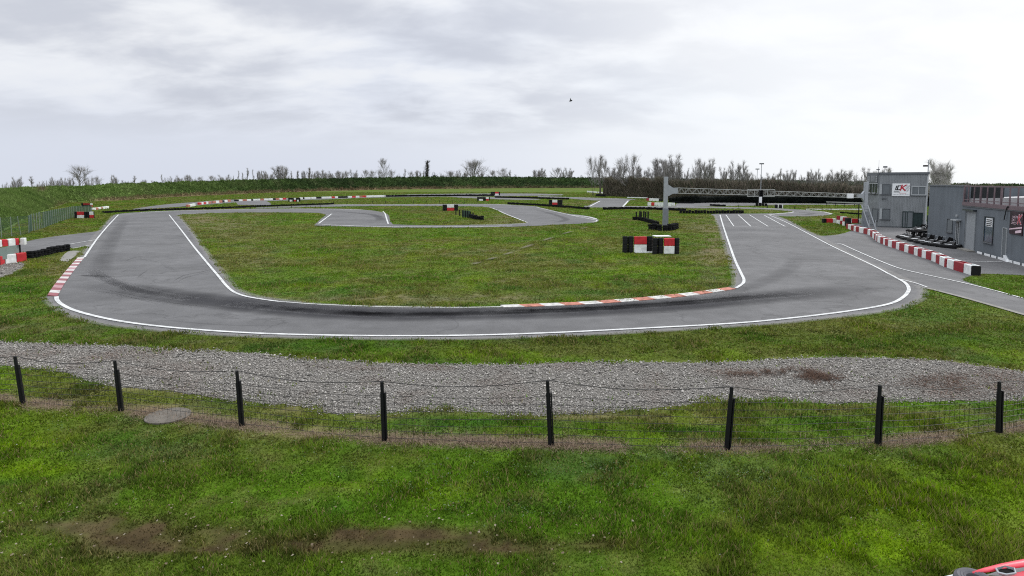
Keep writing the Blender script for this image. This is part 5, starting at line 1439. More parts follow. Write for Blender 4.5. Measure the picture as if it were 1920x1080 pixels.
    p = G(1888, 490.5); rt = thing('door_ramp', 'small white wedge ramp in front of the narrow door', 'ramp', p)
    MB().add([(p.x - .2, p.y - .2, 0.005), (p.x + .35, p.y - .1, 0.005), (p.x + .55, p.y + .35, 0.005), (p.x + .05, p.y + .35, 0.005), (p.x + .3, p.y + .4, .34), (p.x + .05, p.y + .38, .34)], [(0, 1, 4, 5), (0, 5, 3), (1, 2, 4), (2, 3, 5, 4)]).build('wedge', M['boardw'], rt)
low_building()

# ------------------------------------------------------------------ karts
def wheel(name, r, w, cpos, parent, tm, hubm, axis='Y', n=18, tilt=None):
    """tyre child with a rim child"""
    rot = Matrix.Rotation(R(90), 4, 'X') if axis == 'Y' else Matrix.Identity(4)
    if tilt is not None: rot = tilt
    T = Matrix.Translation(cpos) @ rot
    o = MB().lathe([(r * .55, -w * .42), (r * .82, -w * .5), (r * .97, -w * .40), (r, -w * .2), (r, w * .2), (r * .97, w * .40), (r * .82, w * .5), (r * .55, w * .42), (r * .55, -w * .42)], (0, 0, 0), n, T).build(name, tm, parent, smooth=False)
    h = MB().lathe([(r * .56, -w * .36), (r * .50, -w * .30), (r * .2, -w * .22), (r * .16, -w * .30), (.001, -w * .30)], (0, 0, 0), n, T).lathe([(r * .56, w * .36), (r * .50, w * .30), (r * .2, w * .22), (r * .16, w * .30), (.001, w * .30)], (0, 0, 0), n, T).build('rim', hubm, None)
    h.parent = o
    return o

def rental_kart():
    k = thing('rental_kart', 'black rental kart', 'kart')
    def rounded(hx, hy, r, n=5):
        pts = []
        for cx, cy, a0 in ((hx - r, hy - r, 0), (-hx + r, hy - r, 90), (-hx + r, -hy + r, 180), (hx - r, -hy + r, 270)):
            for i in range(n + 1):
                a = R(a0 + 90 * i / n); pts.append((cx + r * math.cos(a), cy + r * math.sin(a)))
        return pts
    # wrap-around bumper
    o_ = rounded(.98, .68, .30); i_ = rounded(.84, .54, .22); m = len(o_)
    mb = MB(); vs = []
    for q, z in ((o_, .06), (o_, .20), (i_, .24), (i_, .06)): vs += [(x, y, z) for x, y in q]
    fs = [(l * m + j, l * m + (j + 1) % m, ((l + 1) % 4) * m + (j + 1) % m, ((l + 1) % 4) * m + j) for l in range(4) for j in range(m)]
    mb.add(vs, fs); mb.build('bumper', M['blackpl'], k)
    fr = MB()
    for y in (-.3, .3): fr.tube((-.82, y, .10), (.86, y * .8, .10), .022, .022, 6)
    for x in (-.7, -.1, .5): fr.tube((x, -.5, .10), (x, .5, .10), .022, .022, 6)
    fr.box((.3, 0, .085), (1.0, .5, .015)); fr.build('frame', M['fascia'], k)
    # nose fairing with pale number panel
    mb = MB(); vs = [(.92, -.46, .10), (.92, .46, .10), (.88, .46, .26), (.88, -.46, .26), (.50, -.22, .30), (.50, .22, .30), (.42, .17, .46), (.42, -.17, .46)]
    mb.add(vs, [(0, 1, 2, 3), (3, 2, 5, 4), (4, 5, 6, 7), (0, 3, 4), (2, 1, 5), (4, 7, 0), (5, 1, 6), (0, 7, 6, 1)]); nose = mb.build('nose_fairing', M['blackpl'], k)
    mb = MB(); mb.add([(.515, -.15, .325), (.515, .15, .325), (.435, .13, .455), (.435, -.13, .455)], [(0, 1, 2, 3)])
    mb.add([(.865, -.30, .272), (.865, .30, .272), (.72, .22, .29), (.72, -.22, .29)], [(0, 1, 2, 3)]); p = mb.build('number_panel', M['boardw'], None); p.parent = nose
    for s in (-1, 1):
        mb = MB(); mb.box((.02, s * .52, .20), (.86, .20, .18)); mb.build('side_pod', M['blackpl'], k, bevel=.04)
    # seat
    mb = MB(); rows_ = []
    for i, (x, z, w, dp) in enumerate([(.12, .14, .16, .02), (-.05, .12, .19, .05), (-.25, .14, .20, .07), (-.36, .30, .20, .08), (-.43, .52, .18, .07), (-.46, .64, .13, .03)]):
        rows_.append([(x + dp * abs(t) ** 2 * .8, t * w, z + dp * abs(t) ** 2 * 1.6) for t in np.linspace(-1, 1, 9)])
    vs = [q for r_ in rows_ for q in r_]; vs += [(x - .02, y, z - .02) for x, y, z in vs]; n = 54
    fs = [(i * 9 + j, i * 9 + j + 1, i * 9 + j + 10, i * 9 + j + 9) for i in range(5) for j in range(8)]
    fs += [tuple(n + v for v in reversed(f)) for f in fs]; mb.add(vs, fs); mb.build('seat', M['black'], k, smooth=True)
    # steering
    T = Matrix.Translation((.30, 0, .50)) @ Matrix.Rotation(R(-58), 4, 'Y')
    st = MB().torus(.15, .016, (0, 0, 0), 18, 6, Matrix.Rotation(R(-55), 3, 'Y'))
    st.v = [(x + .25, y, z + .52) for x, y, z in st.v]; st.tube((.25, 0, .52), (.48, 0, .22), .014, .014, 6); st.tube((.25, -.14, .52), (.25, .14, .52), .012, .012, 5)
    st.build('steering_wheel', M['black'], k)
    # engine and roll hoop
    mb = MB(); mb.box((-.42, .40, .24), (.30, .24, .26)); mb.tube((-.42, .40, .37), (-.42, .40, .44), .10, .08, 10); mb.build('engine', M['metal'], k, bevel=.02)
    mb = MB(); mb.tube((-.60, -.30, .12), (-.60, -.24, .62), .02, .02, 6); mb.tube((-.60, .30, .12), (-.60, .24, .62), .02, .02, 6); mb.tube((-.60, -.24, .62), (-.60, .24, .62), .02, .02, 6)
    mb.build('roll_hoop', M['galv'], k)
    for x, r_, w in ((.58, .13, .13), (-.62, .14, .19)):
        for s in (-1, 1): wheel('wheel', r_, w, (x, s * (.50 if x > 0 else .48), r_), k, M['tyre'], M['fascia'])
    return k
k0 = rental_kart()
wall_pts = []
front = [(1693, 448.5), (1703, 451.3), (1714, 454.5), (1727, 458), (1741, 461.2), (1759, 463.5), (1777, 466)]
names = ['farthest in the front row of the kart park', 'second farthest in the front row of the kart park', 'third from the far end of the front row of the kart park', 'in the middle of the front row of the kart park',
         'third from the near end of the front row of the kart park', 'second nearest in the front row of the kart park', 'nearest in the front row of the kart park, by the doorway']
first = True
def put_kart(x, y, rz, label, z=0.0, dx=.95):
    global first
    p = G(x, y); o = k0 if first else copy_tree(k0); first = False
    o.location = (p.x + dx, p.y + .55, z); o.rotation_euler = (0, 0, rz)
    tag(o, label, 'kart', 'black rental karts parked beside the clubhouse')
for i, ((x, y), nm) in enumerate(zip(front, names)):
    put_kart(x, y, R(180 + random.uniform(-9, 9) + 14), 'black rental kart ' + nm)
# raised second row on low stands
for i, (x, y, z, nm) in enumerate([(1712, 447.5, .50, 'raised on a stand behind the farthest front karts'), (1721, 449.5, .55, 'raised on the middle stand behind the front row, beside the dark doors'), (1729, 450.5, .62, 'raised highest of all, against the left corner of the clubhouse')]):
    put_kart(x, y, R(180 + 20 - 12 * i), 'black rental kart ' + nm, z, .9)
    p = G(x, y); st = thing('kart_stand', ['dark kart stand at the far end beside the tower doors', 'dark kart stand in the middle of the raised row', 'dark kart stand against the clubhouse corner'][i], 'stand', (p.x + .9, p.y + .55, 0), 0, 'stands under the raised karts')
    mb = MB()
    for sx in (-.5, .5):
        for sy in (-.3, .3): mb.tube((p.x + .9 + sx, p.y + .55 + sy, 0), (p.x + .9 + sx * .9, p.y + .55 + sy, z), .03, .03, 6)
    mb.build('leg_frame', M['fascia'], st)
    mb = MB(); mb.box((p.x + .9, p.y + .55, z + .0), (1.1, .7, .04)); mb.build('deck', M['fascia'], st)

# red kart cut by the bottom right corner
def red_kart():
    base = G(1900, 1110)
    root = thing('racing_kart', 'red bodied kart with white nose panel and grey wheel, cut by the picture corner', 'kart', base)
    z1 = .46
    def P(x, y, z): return G(x, y, z)
    # upper side fairing: long rounded red bar
    mb = MB(); a = P(1822, 1070, z1); b = P(2040, 1030, z1 + .02); d = (b - a).normalized(); s = Vector((d.y, -d.x, 0))
    n = 12; secs = []
    for i, (u, w, t, dz) in enumerate([(0, .012, .01, -.02), (.10, .03, .02, -.01), (.25, .044, .026, .0), (.5, .055, .03, .0), (1, .065, .036, .0)]):
        c = a.lerp(b, u) + s * w * .55; ring = []
        for k in range(n):
            th = 2 * math.pi * k / n; ring.append(c + s * w * math.cos(th) + Vector((0, 0, 1)) * (t * math.sin(th) + dz))
        secs.append(ring)
    mb.add([q for r_ in secs for q in r_], [(i * n + k, i * n + (k + 1) % n, (i + 1) * n + (k + 1) % n, (i + 1) * n + k) for i in range(len(secs) - 1) for k in range(n)] + [tuple(range(n - 1, -1, -1)), tuple(range(len(secs) * n - n, len(secs) * n))])
    mb.build('side_fairing', M['redbody'], root, smooth=True)
    # lower body panel
    pts = [(1858, 1080, .40), (1885, 1074, .42), (1930, 1064, .42), (2060, 1040, .42), (2090, 1130, .30), (1960, 1180, .26), (1870, 1160, .26)]
    top = [P(*q) for q in pts]; m = len(top)
    mb = MB(); mb.add(top + [Vector((q.x, q.y, .08)) for q in top], [tuple(range(m))] + [(i, m + i, m + (i + 1) % m, (i + 1) % m) for i in range(m)])
    o = mb.build('body_panel', M['redbody'], root, bevel=.025)
    bm = bmesh.new(); bm.from_mesh(o.data); bmesh.ops.recalc_face_normals(bm, faces=bm.faces); bm.to_mesh(o.data); bm.free()
    # dark floor between them
    pts = [P(1848, 1078, .36), P(1880, 1068, .36), P(2040, 1038, .36), P(2040, 1062, .36), P(1900, 1082, .36)]
    MB().add(pts, [tuple(range(5))]).build('floor_tray', M['fascia'], root)
    # six-sided vent with metal rim
    c = P(1887, 1069, .49); ring = [(-.135, -.01), (-.085, .055), (.07, .065), (.135, .01), (.06, -.06), (-.075, -.055)]
    ang = math.atan2(d.y, d.x); ca, sa = math.cos(ang), math.sin(ang)
    def rp(x, y, k, z): return Vector((c.x + (x * ca - y * sa) * k, c.y + (x * sa + y * ca) * k * 1.1, z))
    mb = MB(); vs = [rp(x, y, 1, c.z - .012) for x, y in ring] + [rp(x, y, 1.0, c.z) for x, y in ring] + [rp(x, y, .86, c.z + .006) for x, y in ring] + [rp(x, y, .82, c.z - .03) for x, y in ring]
    mb.add(vs, [(l * 6 + k, l * 6 + (k + 1) % 6, (l + 1) * 6 + (k + 1) % 6, (l + 1) * 6 + k) for l in range(3) for k in range(6)]); v = mb.build('vent_rim', M['galv'], root)
    mb = MB(); mb.add([rp(x, y, .85, c.z - .02) for x, y in ring], [tuple(range(5, -1, -1))]); q = mb.build('vent', M['black'], None); child_of(q, root, v)
    # grey wheel lying nearly flat at the front
    M['tyregrey'] = mat('dusty_grey_tyre', (.085, .085, .095), .7, .25, 9)
    w = P(1829, 1090, .40)
    T = Matrix.Translation(w - root.location) @ Matrix.Rotation(R(2), 4, 'X')
    r = .205
    o = MB().lathe([(r * .40, .0), (r * .42, .035), (r * .52, .05), (r * .55, .043), (r * .66, .052), (r * .70, .044), (r * .82, .046), (r * .86, .038), (r * .96, .02), (r, -.03), (r * .98, -.10), (r * .8, -.13), (r * .4, -.12)], (0, 0, 0), 40, T).build('wheel', M['tyregrey'], None)
    o.parent = root
    h = MB().lathe([(r * .40, .0), (r * .30, -.03), (r * .16, -.02), (.001, -.02)], (0, 0, 0), 24, T).build('hub', M['black'], None); h.parent = o
    # white nose panel
    pts = [P(1722, 1090, .36), P(1796, 1073, .38), P(1806, 1080, .38), P(1800, 1110, .34), P(1740, 1120, .30)]
    m = 5; mb = MB(); mb.add(pts + [q - Vector((0, 0, .10)) for q in pts], [tuple(range(m))] + [(i, m + i, m + (i + 1) % m, (i + 1) % m) for i in range(m)] + [tuple(range(2 * m - 1, m - 1, -1))])
    o = mb.build('nose_panel', M['whiteplastic'], root, bevel=.012)
    bm = bmesh.new(); bm.from_mesh(o.data); bmesh.ops.recalc_face_normals(bm, faces=bm.faces); bm.to_mesh(o.data); bm.free()
    # chassis and wheels carrying it
    mb = MB()
    for u in (.15, .6): 
        q = P(1850 + 200 * u, 1110 - 20 * u, .1); mb.tube((q.x - .5, q.y - .1, .12), (q.x + .5, q.y + .1, .12), .03, .03, 6)
    mb.build('chassis', M['fascia'], root)
    for x, y in ((1880, 1140), (2010, 1090), (2060, 1180)):
        q = P(x, y, 0) - root.location
        wheel('wheel', .14, .16, (q.x, q.y, .14), root, M['tyre'], M['metal'])
red_kart()

# bird high over the infield
p = atD(1070, 189, 90)
root = thing('bird', 'tiny dark bird flying in the pale sky above the infield', 'bird', p)
MB().lathe([(.001, -.26), (.05, -.2), (.10, -.05), (.11, .06), (.07, .17), (.05, .22), (.001, .27)], (0, 0, 0), 10, Matrix.Translation(p) @ Matrix.Rotation(R(75), 4, 'Y')).build('body', M['black'], root)
for s in (-1, 1):
    q = [(-.02, .06), (.10, .07), (.05, .30), (-.10, .62), (-.08, .28)]
    vs = [(p.x + x, p.y + s * y * .6, p.z + .04 + y * .55) for x, y in q]; vs += [(x, y, z - .015) for x, y, z in vs]
    MB().add(vs, [(0, 1, 2, 3, 4), (9, 8, 7, 6, 5)] + [(i, (i + 1) % 5, 5 + (i + 1) % 5, 5 + i) for i in range(5)]).build('wing', M['fascia'], root)

# ------------------------------------------------------------------ brown thicket and dark hedge
def mass(name, px, tops, depth, n, cols, wscale, vert, core_col, label, cat, seed, lean=.35, lo=.0):
    r = np.random.default_rng(seed)
    P = [G(*q) for q in px]; H = [ztop(p + Vector((0, depth * .4, 0)), t) for p, t in zip(P, tops)]
    ls = np.cumsum([0] + [(b - a).length for a, b in zip(P[:-1], P[1:])])
    def along(t):
        x = np.interp(t, ls, [p.x for p in P]); y = np.interp(t, ls, [p.y for p in P]); h = np.interp(t, ls, H); return x, y, h
    V = []; C = []
    # uneven inner body
    m = int(ls[-1] / .9); tt = np.linspace(0, ls[-1], m); x, y, h = along(tt)
    prof = [(0.25, 0), (.12, .45), (.25, .80), (.5, .90), (.8, .85), (1, 0)]
    body = []
    for f, g in prof:
        nz = fbm(tt * .35 + f * 9, tt * 0 + g * 7, seed, 3)
        body.append(np.stack([x, y + depth * f + (nz - .5) * 1.2, h * g * (.82 + .30 * nz)], 1))
    body = np.array(body)  # prof, m, 3
    k = len(prof); id_ = np.arange(k * m).reshape(k, m)
    q = np.stack([id_[:-1, :-1], id_[:-1, 1:], id_[1:, 1:], id_[1:, :-1]], -1).reshape(-1, 4)
    tri_b = np.concatenate([q[:, [0, 1, 2]], q[:, [0, 2, 3]]])
    bv = body.reshape(-1, 3); bc = np.array(core_col)[None] * (.6 + .8 * fbm(bv[:, 0] * .4, bv[:, 2] * .6 + bv[:, 1], seed + 1, 3))[:, None]
    # twigs
    t = r.uniform(0, ls[-1], n); x, y, h = along(t)
    cl = fbm(t * .30, t * 0 + 3, seed + 5, 3); h = h * (.80 + .42 * cl)
    u = r.random(n) ** .8; w = r.uniform(0, 1, n)
    z0 = h * (lo + (1 - lo) * u * .86); yb = y + depth * (w * .9)
    L = h * r.uniform(.10, .30, n) * (1 if vert else .8); L = np.minimum(L, h * 1.06 - z0 + .1)
    dx = r.normal(0, lean, n) * L; dy = r.normal(0, lean, n) * L
    if not vert:
        L = L * r.uniform(-.3, 1, n)
    ws = wscale * r.uniform(.5, 1.5, n); a = r.uniform(0, 6.28, n)
    s = np.stack([np.cos(a), np.sin(a), np.zeros(n)], 1) * ws[:, None]
    b = np.stack([x, yb, z0], 1); tip = np.stack([x + dx, yb + dy, z0 + L], 1)
    tv = np.stack([b - s, b + s, tip], 1).reshape(-1, 3)
    ci = r.integers(0, len(cols), n); blk = fbm(x * .18, x * 0 + 1, seed + 8, 2)
    cc = np.array(cols)[ci] * r.uniform(.6, 1.4, (n, 1)) * (.75 + .5 * blk)[:, None]
    V = np.concatenate([bv, tv]); Fc = np.concatenate([tri_b, np.arange(3 * n).reshape(-1, 3) + len(bv)])
    o = np_mesh(name, V, Fc, M['thicket'], np.concatenate([bc, np.repeat(cc, 3, 0)]), 3)
    return tag(o, label, cat, None, 'stuff')
mass('thicket', [(1136, 367.5), (1180, 369.5), (1240, 374), (1300, 377.5), (1400, 379.5), (1520, 380.5), (1640, 382.5), (1780, 388), (1900, 394)], [335.5, 335.5, 337, 338.5, 340, 341.5, 344, 346, 348], 7.0, 80000,
     [(.14, .118, .092), (.115, .102, .080), (.17, .142, .108), (.09, .083, .066), (.06, .07, .042)], .045, True, (.065, .058, .047), 'long bare brown thicket in front of the right bank', 'thicket', 101)
mass('dark_hedge', [(1258, 379.5), (1300, 381), (1340, 380.3), (1400, 380.6), (1520, 381.6), (1640, 383.2), (1780, 389)], [370, 366.5, 366, 365, 366, 368, 371], 2.4, 34000,
     [(.014, .017, .014), (.020, .024, .017), (.010, .012, .012)], .07, False, (.008, .010, .009), 'dark low hedge along the foot of the brown thicket', 'hedge', 202, .9)
p = G(1134, 366.5); root = thing('marker_post', 'grey leaning post at the left end of the brown thicket', 'post', p)
MB().tube(p, p + Vector((-.1, 0, ztop(p, 352))), .16, .13, 8).build('shaft', M['galvdark'], root)
MB().box((p.x - .05, p.y - .2, .5), (1.1, .5, 1.0)).build('base_block', M['concretedark'], root, bevel=.05)

# ------------------------------------------------------------------ trees
def tree_mesh(kind, seed):
    """unit-height bare tree; returns (trunk MB, twig arrays)"""
    r = random.Random(seed); tr = MB(); cr = MB(); tw = []
    def perp(d):
        v = Vector((r.gauss(0, 1), r.gauss(0, 1), r.gauss(0, 1))); v -= d * v.dot(d); return v.normalized()
    def limb(mb, p, d, L, r0, segs, bend, up, n=5):
        pts = [p]; q = p
        for i in range(segs):
            d = (d + perp(d) * bend + Vector((0, 0, up))).normalized(); q = q + d * (L / segs); pts.append(q)
        for i in range(segs):
            mb.tube(pts[i], pts[i + 1], r0 * (1 - .8 * i / segs), r0 * (1 - .8 * (i + 1) / segs), n, False)
        return pts
    def at(pts, u):
        u *= len(pts) - 1; i = min(int(u), len(pts) - 2); return pts[i].lerp(pts[i + 1], u - i), (pts[i + 1] - pts[i]).normalized()
    def twigs(pts, n, L, spread, tww):
        for _ in range(n):
            q, d = at(pts, r.uniform(.2, 1)); dd = (d + perp(d) * r.uniform(.3, 1) * spread + Vector((0, 0, .25))).normalized()
            l = L * r.uniform(.5, 1.2); s = perp(dd) * tww * r.uniform(.6, 1.3); e = q + dd * l
            tw.append((q - s, q + s, e))
            m_ = q.lerp(e, .5); d2 = (dd + perp(dd) * .7).normalized(); tw.append((m_ - s * .7, m_ + s * .7, m_ + d2 * l * .55))
    P = dict(round=(1, .18, 18, (28, 52), .42, 9, .20), fan=(6, .18, 8, (14, 34), .30, 8, .18), poplar=(1, .06, 34, (10, 22), .30, 7, .14), thin=(1, .15, 13, (16, 34), .24, 7, .14), dense=(7, .08, 15, (10, 28), .30, 10, .15), scrub=(9, .15, 6, (16, 44), .30, 7, .20), spread=(2, .22, 14, (26, 54), .42, 9, .20))[kind]
    ns, low, nl, ang, ll, nb, tl = P
    tww = .0015
    for s in range(ns):
        d = Vector((0, 0, 1))
        if ns > 1:
            a = 2 * math.pi * (s + r.random()) / ns; til = r.uniform(.05, .26) if kind == 'dense' else r.uniform(.08, .32) if kind != 'scrub' else r.uniform(.15, .6); d = Vector((math.cos(a) * til, math.sin(a) * til, 1)).normalized()
        H = r.uniform(.72, 1.0) if ns > 1 else 1.0
        base = Vector((r.gauss(0, .012 * ns), r.gauss(0, .012 * ns), 0)) if ns > 1 else Vector((0, 0, 0))
        main = limb(tr, base, d, H * .93, .018 if ns == 1 else .011, 7, .05, .02, 6)
        for i in range(nl):
            u = low + (1 - low) * (i + r.random()) / nl; q, dd = at(main, u)
            a = R(r.uniform(*ang)); pd = perp(dd); ld = (dd * math.cos(a) + pd * math.sin(a)).normalized()
            prof = (math.sin(math.pi * min(1, (u - low) / (1 - low) * .80 + .20)) ** .7) if kind in ('round', 'spread') else (1.05 - .75 * (u - low) / (1 - low))
            L = ll * max(.25, prof) * r.uniform(.75, 1.1)
            lp = limb(cr, q, ld, L, .007, 4, .12, .08, 4)
            for j in range(nb):
                q2, d2 = at(lp, r.uniform(.25, .98)); b2 = (d2 + perp(d2) * r.uniform(.5, 1.0) + Vector((0, 0, .2))).normalized()
                bp = limb(cr, q2, b2, L * r.uniform(.25, .5), .0032, 2, .12, .06, 3)
                twigs(bp, 7, tl * .66, .9, tww)
            twigs(lp, 7, tl * .66, .9, tww)
        twigs(main[-3:], 14, tl * .6, .7, tww)
    for a, b, c in tw: cr.add([a, b, c], [(0, 1, 2)])
    for mb in (tr, cr):
        top = max(q[2] for q in cr.v)
    sc_ = 1 / float(np.percentile([q[2] for q in cr.v], 99.6))
    for mb in (tr, cr): mb.v = [(x * sc_, y * sc_, z * sc_) for x, y, z in mb.v]
    wd = np.percentile(np.abs([q[0] for q in cr.v]), 88)
    return tr, cr, wd
def bush_mesh(seed):
    r = np.random.default_rng(seed); n = 2600
    c = r.normal(0, 1, (60, 3)); c /= np.linalg.norm(c, axis=1)[:, None]; c *= r.random((60, 1)) ** .5; c *= np.array((.42, .36, .40)); c[:, 2] += .5
    p = c[r.integers(0, 60, n)] + r.normal(0, .075, (n, 3)); p[:, 2] = np.clip(p[:, 2], .02, 1)
    mb = MB()
    for q in p:
        a = r.normal(0, 1, 3); a /= np.linalg.norm(a); b = np.cross(a, r.normal(0, 1, 3)); b /= np.linalg.norm(b); s = r.uniform(.02, .045)
        mb.add([q + a * s, q + b * s, q - a * s * .7 - b * s * .3], [(0, 1, 2)])
    tr = MB().tube((0, 0, 0), (0, 0, .6), .03, .015, 6)
    return tr, mb, .45
PROTO = {}
KW = {'round': ['bare_tree', 'broad bare tree'], 'spread': ['bare_tree', 'open bare tree'], 'fan': ['bare_tree', 'many-stemmed bare tree'], 'poplar': ['poplar_tree', 'narrow poplar'], 'thin': ['sapling', 'thin bare sapling'], 'dense': ['bare_tree', 'dense bare tree'], 'scrub': ['scrub_tree', 'low bare scrub tree'], 'bush': ['evergreen_bush', 'dark evergreen bush']}
TM = {'n': (M['bark'], M['twig']), 'd': (M['bark'], M['twigdark']), 'p': (M['barkpale'], M['twigpale']), 'b': (M['bark'], M['leafdark'])}
def proto(kind, var, tone):
    key = (kind, var, tone)
    if key not in PROTO:
        tr, cr, wd = bush_mesh(var + 5) if kind == 'bush' else tree_mesh(kind, var * 31 + hash(kind) % 1 + len(kind) * 7)
        a = tr.build('trunk', TM[tone][0]); b = cr.build('crown', TM[tone][1])
        PROTO[key] = (a.data, b.data, wd); bpy.data.objects.remove(a); bpy.data.objects.remove(b)
    return PROTO[key]
TREES = []  # px, top y, width px, kind, tone, extra depth
def T_(x, y, w, kind, tone='n', dd=None): TREES.append((x, y, w, kind, tone, dd))
for x, y, w, k in ((8, 344, 12, 'scrub'), (20, 338, 14, 'scrub'), (31, 331, 11, 'fan'), (42, 334, 8, 'thin'), (57, 330, 10, 'thin'), (75, 341, 14, 'scrub'), (87, 338, 14, 'scrub'), (98, 335, 12, 'scrub'), (107, 332, 12, 'fan'), (121, 333, 14, 'scrub'),
                   (131, 330, 16, 'scrub'), (150, 309, 34, 'round'), (166, 332, 16, 'scrub'), (178, 329, 16, 'round'), (187, 344, 10, 'scrub'), (215, 328, 14, 'fan'), (226, 337, 8, 'thin'), (240, 339, 16, 'scrub'), (253, 329, 8, 'thin'), (266, 338, 10, 'scrub'), (275, 336, 10, 'round'), (290, 339, 16, 'scrub'),
                   (305, 326, 6, 'thin'), (313, 332, 10, 'scrub'), (326, 331, 14, 'scrub'), (338, 328, 14, 'fan'), (352, 328, 10, 'fan'), (362, 334, 10, 'scrub'), (375, 330, 14, 'round'), (392, 328, 14, 'round'), (406, 333, 8, 'scrub'), (418, 327, 14, 'fan'), (430, 330, 8, 'scrub'),
                   (438, 329, 3, 'thin'), (445, 319, 5, 'thin'), (452, 323, 4, 'thin'), (463, 314, 7, 'thin'), (476, 317, 5, 'thin'), (486, 320, 8, 'fan'), (496, 320, 14, 'fan'), (507, 321, 12, 'fan'), (524, 310, 26, 'fan'), (546, 320, 5, 'thin'), (558, 320, 5, 'poplar'), (570, 320, 9, 'fan'), (579, 314, 6, 'poplar'),
                   (587, 322, 10, 'scrub'), (595, 320, 10, 'fan'), (608, 319, 16, 'fan'), (622, 320, 14, 'fan'), (636, 321, 14, 'fan'), (651, 319, 16, 'round'), (665, 318, 10, 'fan'), (681, 317, 14, 'round'), (700, 318, 16, 'round'), (711, 318, 14, 'round'), (736, 318, 15, 'round'), (747, 326, 10, 'scrub'),
                   (758, 316, 5, 'thin'), (769, 320, 12, 'round'), (783, 319, 10, 'fan'), (794, 320, 4, 'thin'), (828, 324, 8, 'scrub'), (845, 319, 14, 'spread'), (858, 320, 8, 'fan'), (870, 319, 12, 'fan'), (902, 319, 10, 'fan'), (926, 318, 18, 'spread'), (944, 314, 18, 'round'), (957, 318, 7, 'thin'),
                   (1004, 318, 12, 'fan'), (1013, 315, 16, 'fan'), (1025, 317, 9, 'thin'), (1042, 313, 20, 'round'), (1056, 318, 10, 'fan'), (1068, 314, 12, 'fan')):
    T_(x, y, w, k)
T_(723, 295, 18, 'round'); T_(802, 300, 10, 'poplar', 'd'); T_(887, 298, 28, 'spread')
for x, y, w in ((190, 344, 14), (815, 322, 16), (776, 331, 20), (948, 325, 24), (968, 327, 16), (1091, 328, 16), (1103, 330, 14), (832, 329, 14), (897, 331, 14), (918, 331, 16)): T_(x, y, w, 'bush', 'b')
for x, y, w, k in ((1113, 292, 24, 'spread'), (1126, 289, 14, 'thin'), (1136, 297, 16, 'spread'), (1150, 313, 18, 'fan'), (1160, 310, 16, 'fan'), (1168, 304, 16, 'thin'), (1181, 288, 34, 'spread'), (1195, 311, 16, 'fan'), (1208, 311, 22, 'scrub'), (1219, 318, 14, 'scrub'), (1234, 296, 24, 'fan'), (1247, 300, 18, 'fan'), (1257, 289, 26, 'fan'),
                   (1271, 302, 20, 'fan'), (1284, 316, 18, 'scrub'), (1297, 320, 14, 'scrub'), (1306, 295, 16, 'round'), (1314, 303, 18, 'fan'), (1329, 297, 18, 'fan'), (1334, 314, 14, 'scrub'), (1342, 312, 12, 'thin'), (1358, 313, 12, 'fan'), (1370, 318, 12, 'scrub'), (1384, 301, 22, 'fan'), (1398, 316, 18, 'fan'), (1410, 326, 14, 'scrub'),
                   (1434, 328, 16, 'scrub'), (1448, 324, 12, 'fan'), (1458, 325, 10, 'thin'), (1466, 315, 7, 'thin'), (1476, 318, 14, 'fan'), (1487, 322, 10, 'fan'), (1494, 318, 6, 'thin'), (1505, 328, 14, 'scrub'), (1519, 321, 12, 'fan'), (1529, 316, 12, 'fan'), (1541, 325, 14, 'scrub'), (1556, 326, 12, 'fan'), (1569, 317, 18, 'fan'), (1583, 319, 22, 'fan'), (1597, 322, 22, 'round'), (1611, 328, 14, 'scrub'), (1630, 314, 18, 'fan'), (1664, 314, 16, 'fan')):
    T_(x, y, w, k, 'n', 'near')
T_(1762, 302, 25, 'dense', 'p', 95); T_(1808, 342, 22, 'scrub', 'n', 120)
LM = [(150, 'the big left tree'), (524, 'the stem clump'), (723, 'the tall pointed tree'), (802, 'the dark poplar'), (887, 'the lone spreading tree'), (1181, 'the tallest gantry side tree'), (1247, 'the gantry post'), (1425, 'the lamp posts'), (1640, 'the control tower')]
SPECIAL = {150: 'big broad bare tree standing alone above the left bank', 524: 'tall clump of bare upright stems on the left skyline', 723: 'tallest pointed bare tree on the middle skyline', 802: 'narrow dark poplar on the middle skyline', 887: 'lone spreading bare tree right of the dark poplar',
           1181: 'tall spreading bare tree rising over the thicket left of the gantry post', 1762: 'pale bushy bare tree behind the clubhouse, right of the tower', 1808: 'low scrub showing just over the clubhouse roof'}
TREES.sort(key=lambda q: q[0])
used = {}
for i, (x, yt, w, kind, tone, dd) in enumerate(TREES):
    if dd == 'near': D = random.uniform(186, 205) + max(0, 1180 - x) * .3
    elif dd: D = dd
    else: D = float(np.interp(x, crest_px, crest_D)) * 1.06 + random.uniform(22, 60)
    q = atD(x, yt, D)
    bz = float(dip(np.array([q.x]), np.array([q.y]))[0]) - .1
    if dd in ('near',): bz = 0.0
    H = q.z - bz
    a, b, wd = proto(kind, i % 3, tone)
    sx = max((w / 2 * D / F) / wd, .0)
    crop = {'bush': 1.0}.get(kind, 1.0)
    lab = SPECIAL.get(x)
    if not lab:
        lm = min(LM, key=lambda l: abs(l[0] - x)); side = 'left' if x < lm[0] else 'right'
        key = (kind, lm[0], side); used.setdefault(key, []).append(i); lab = key
    root = thing(KW[kind][0], None, 'bush' if kind == 'bush' else 'tree', (q.x, q.y, bz), random.uniform(-.35, .35) + (math.pi if random.random() < .5 else 0), 'bare trees on the skyline' if kind != 'bush' else 'dark bushes on the skyline')
    root.scale = (sx, sx, H); root['_lab'] = str(i)
    TREES[i] = (x, lab, root, kind)
    for nm, me in (('trunk', a), ('crown', b)):
        o = bpy.data.objects.new(nm, me); COL.objects.link(o); o.parent = root
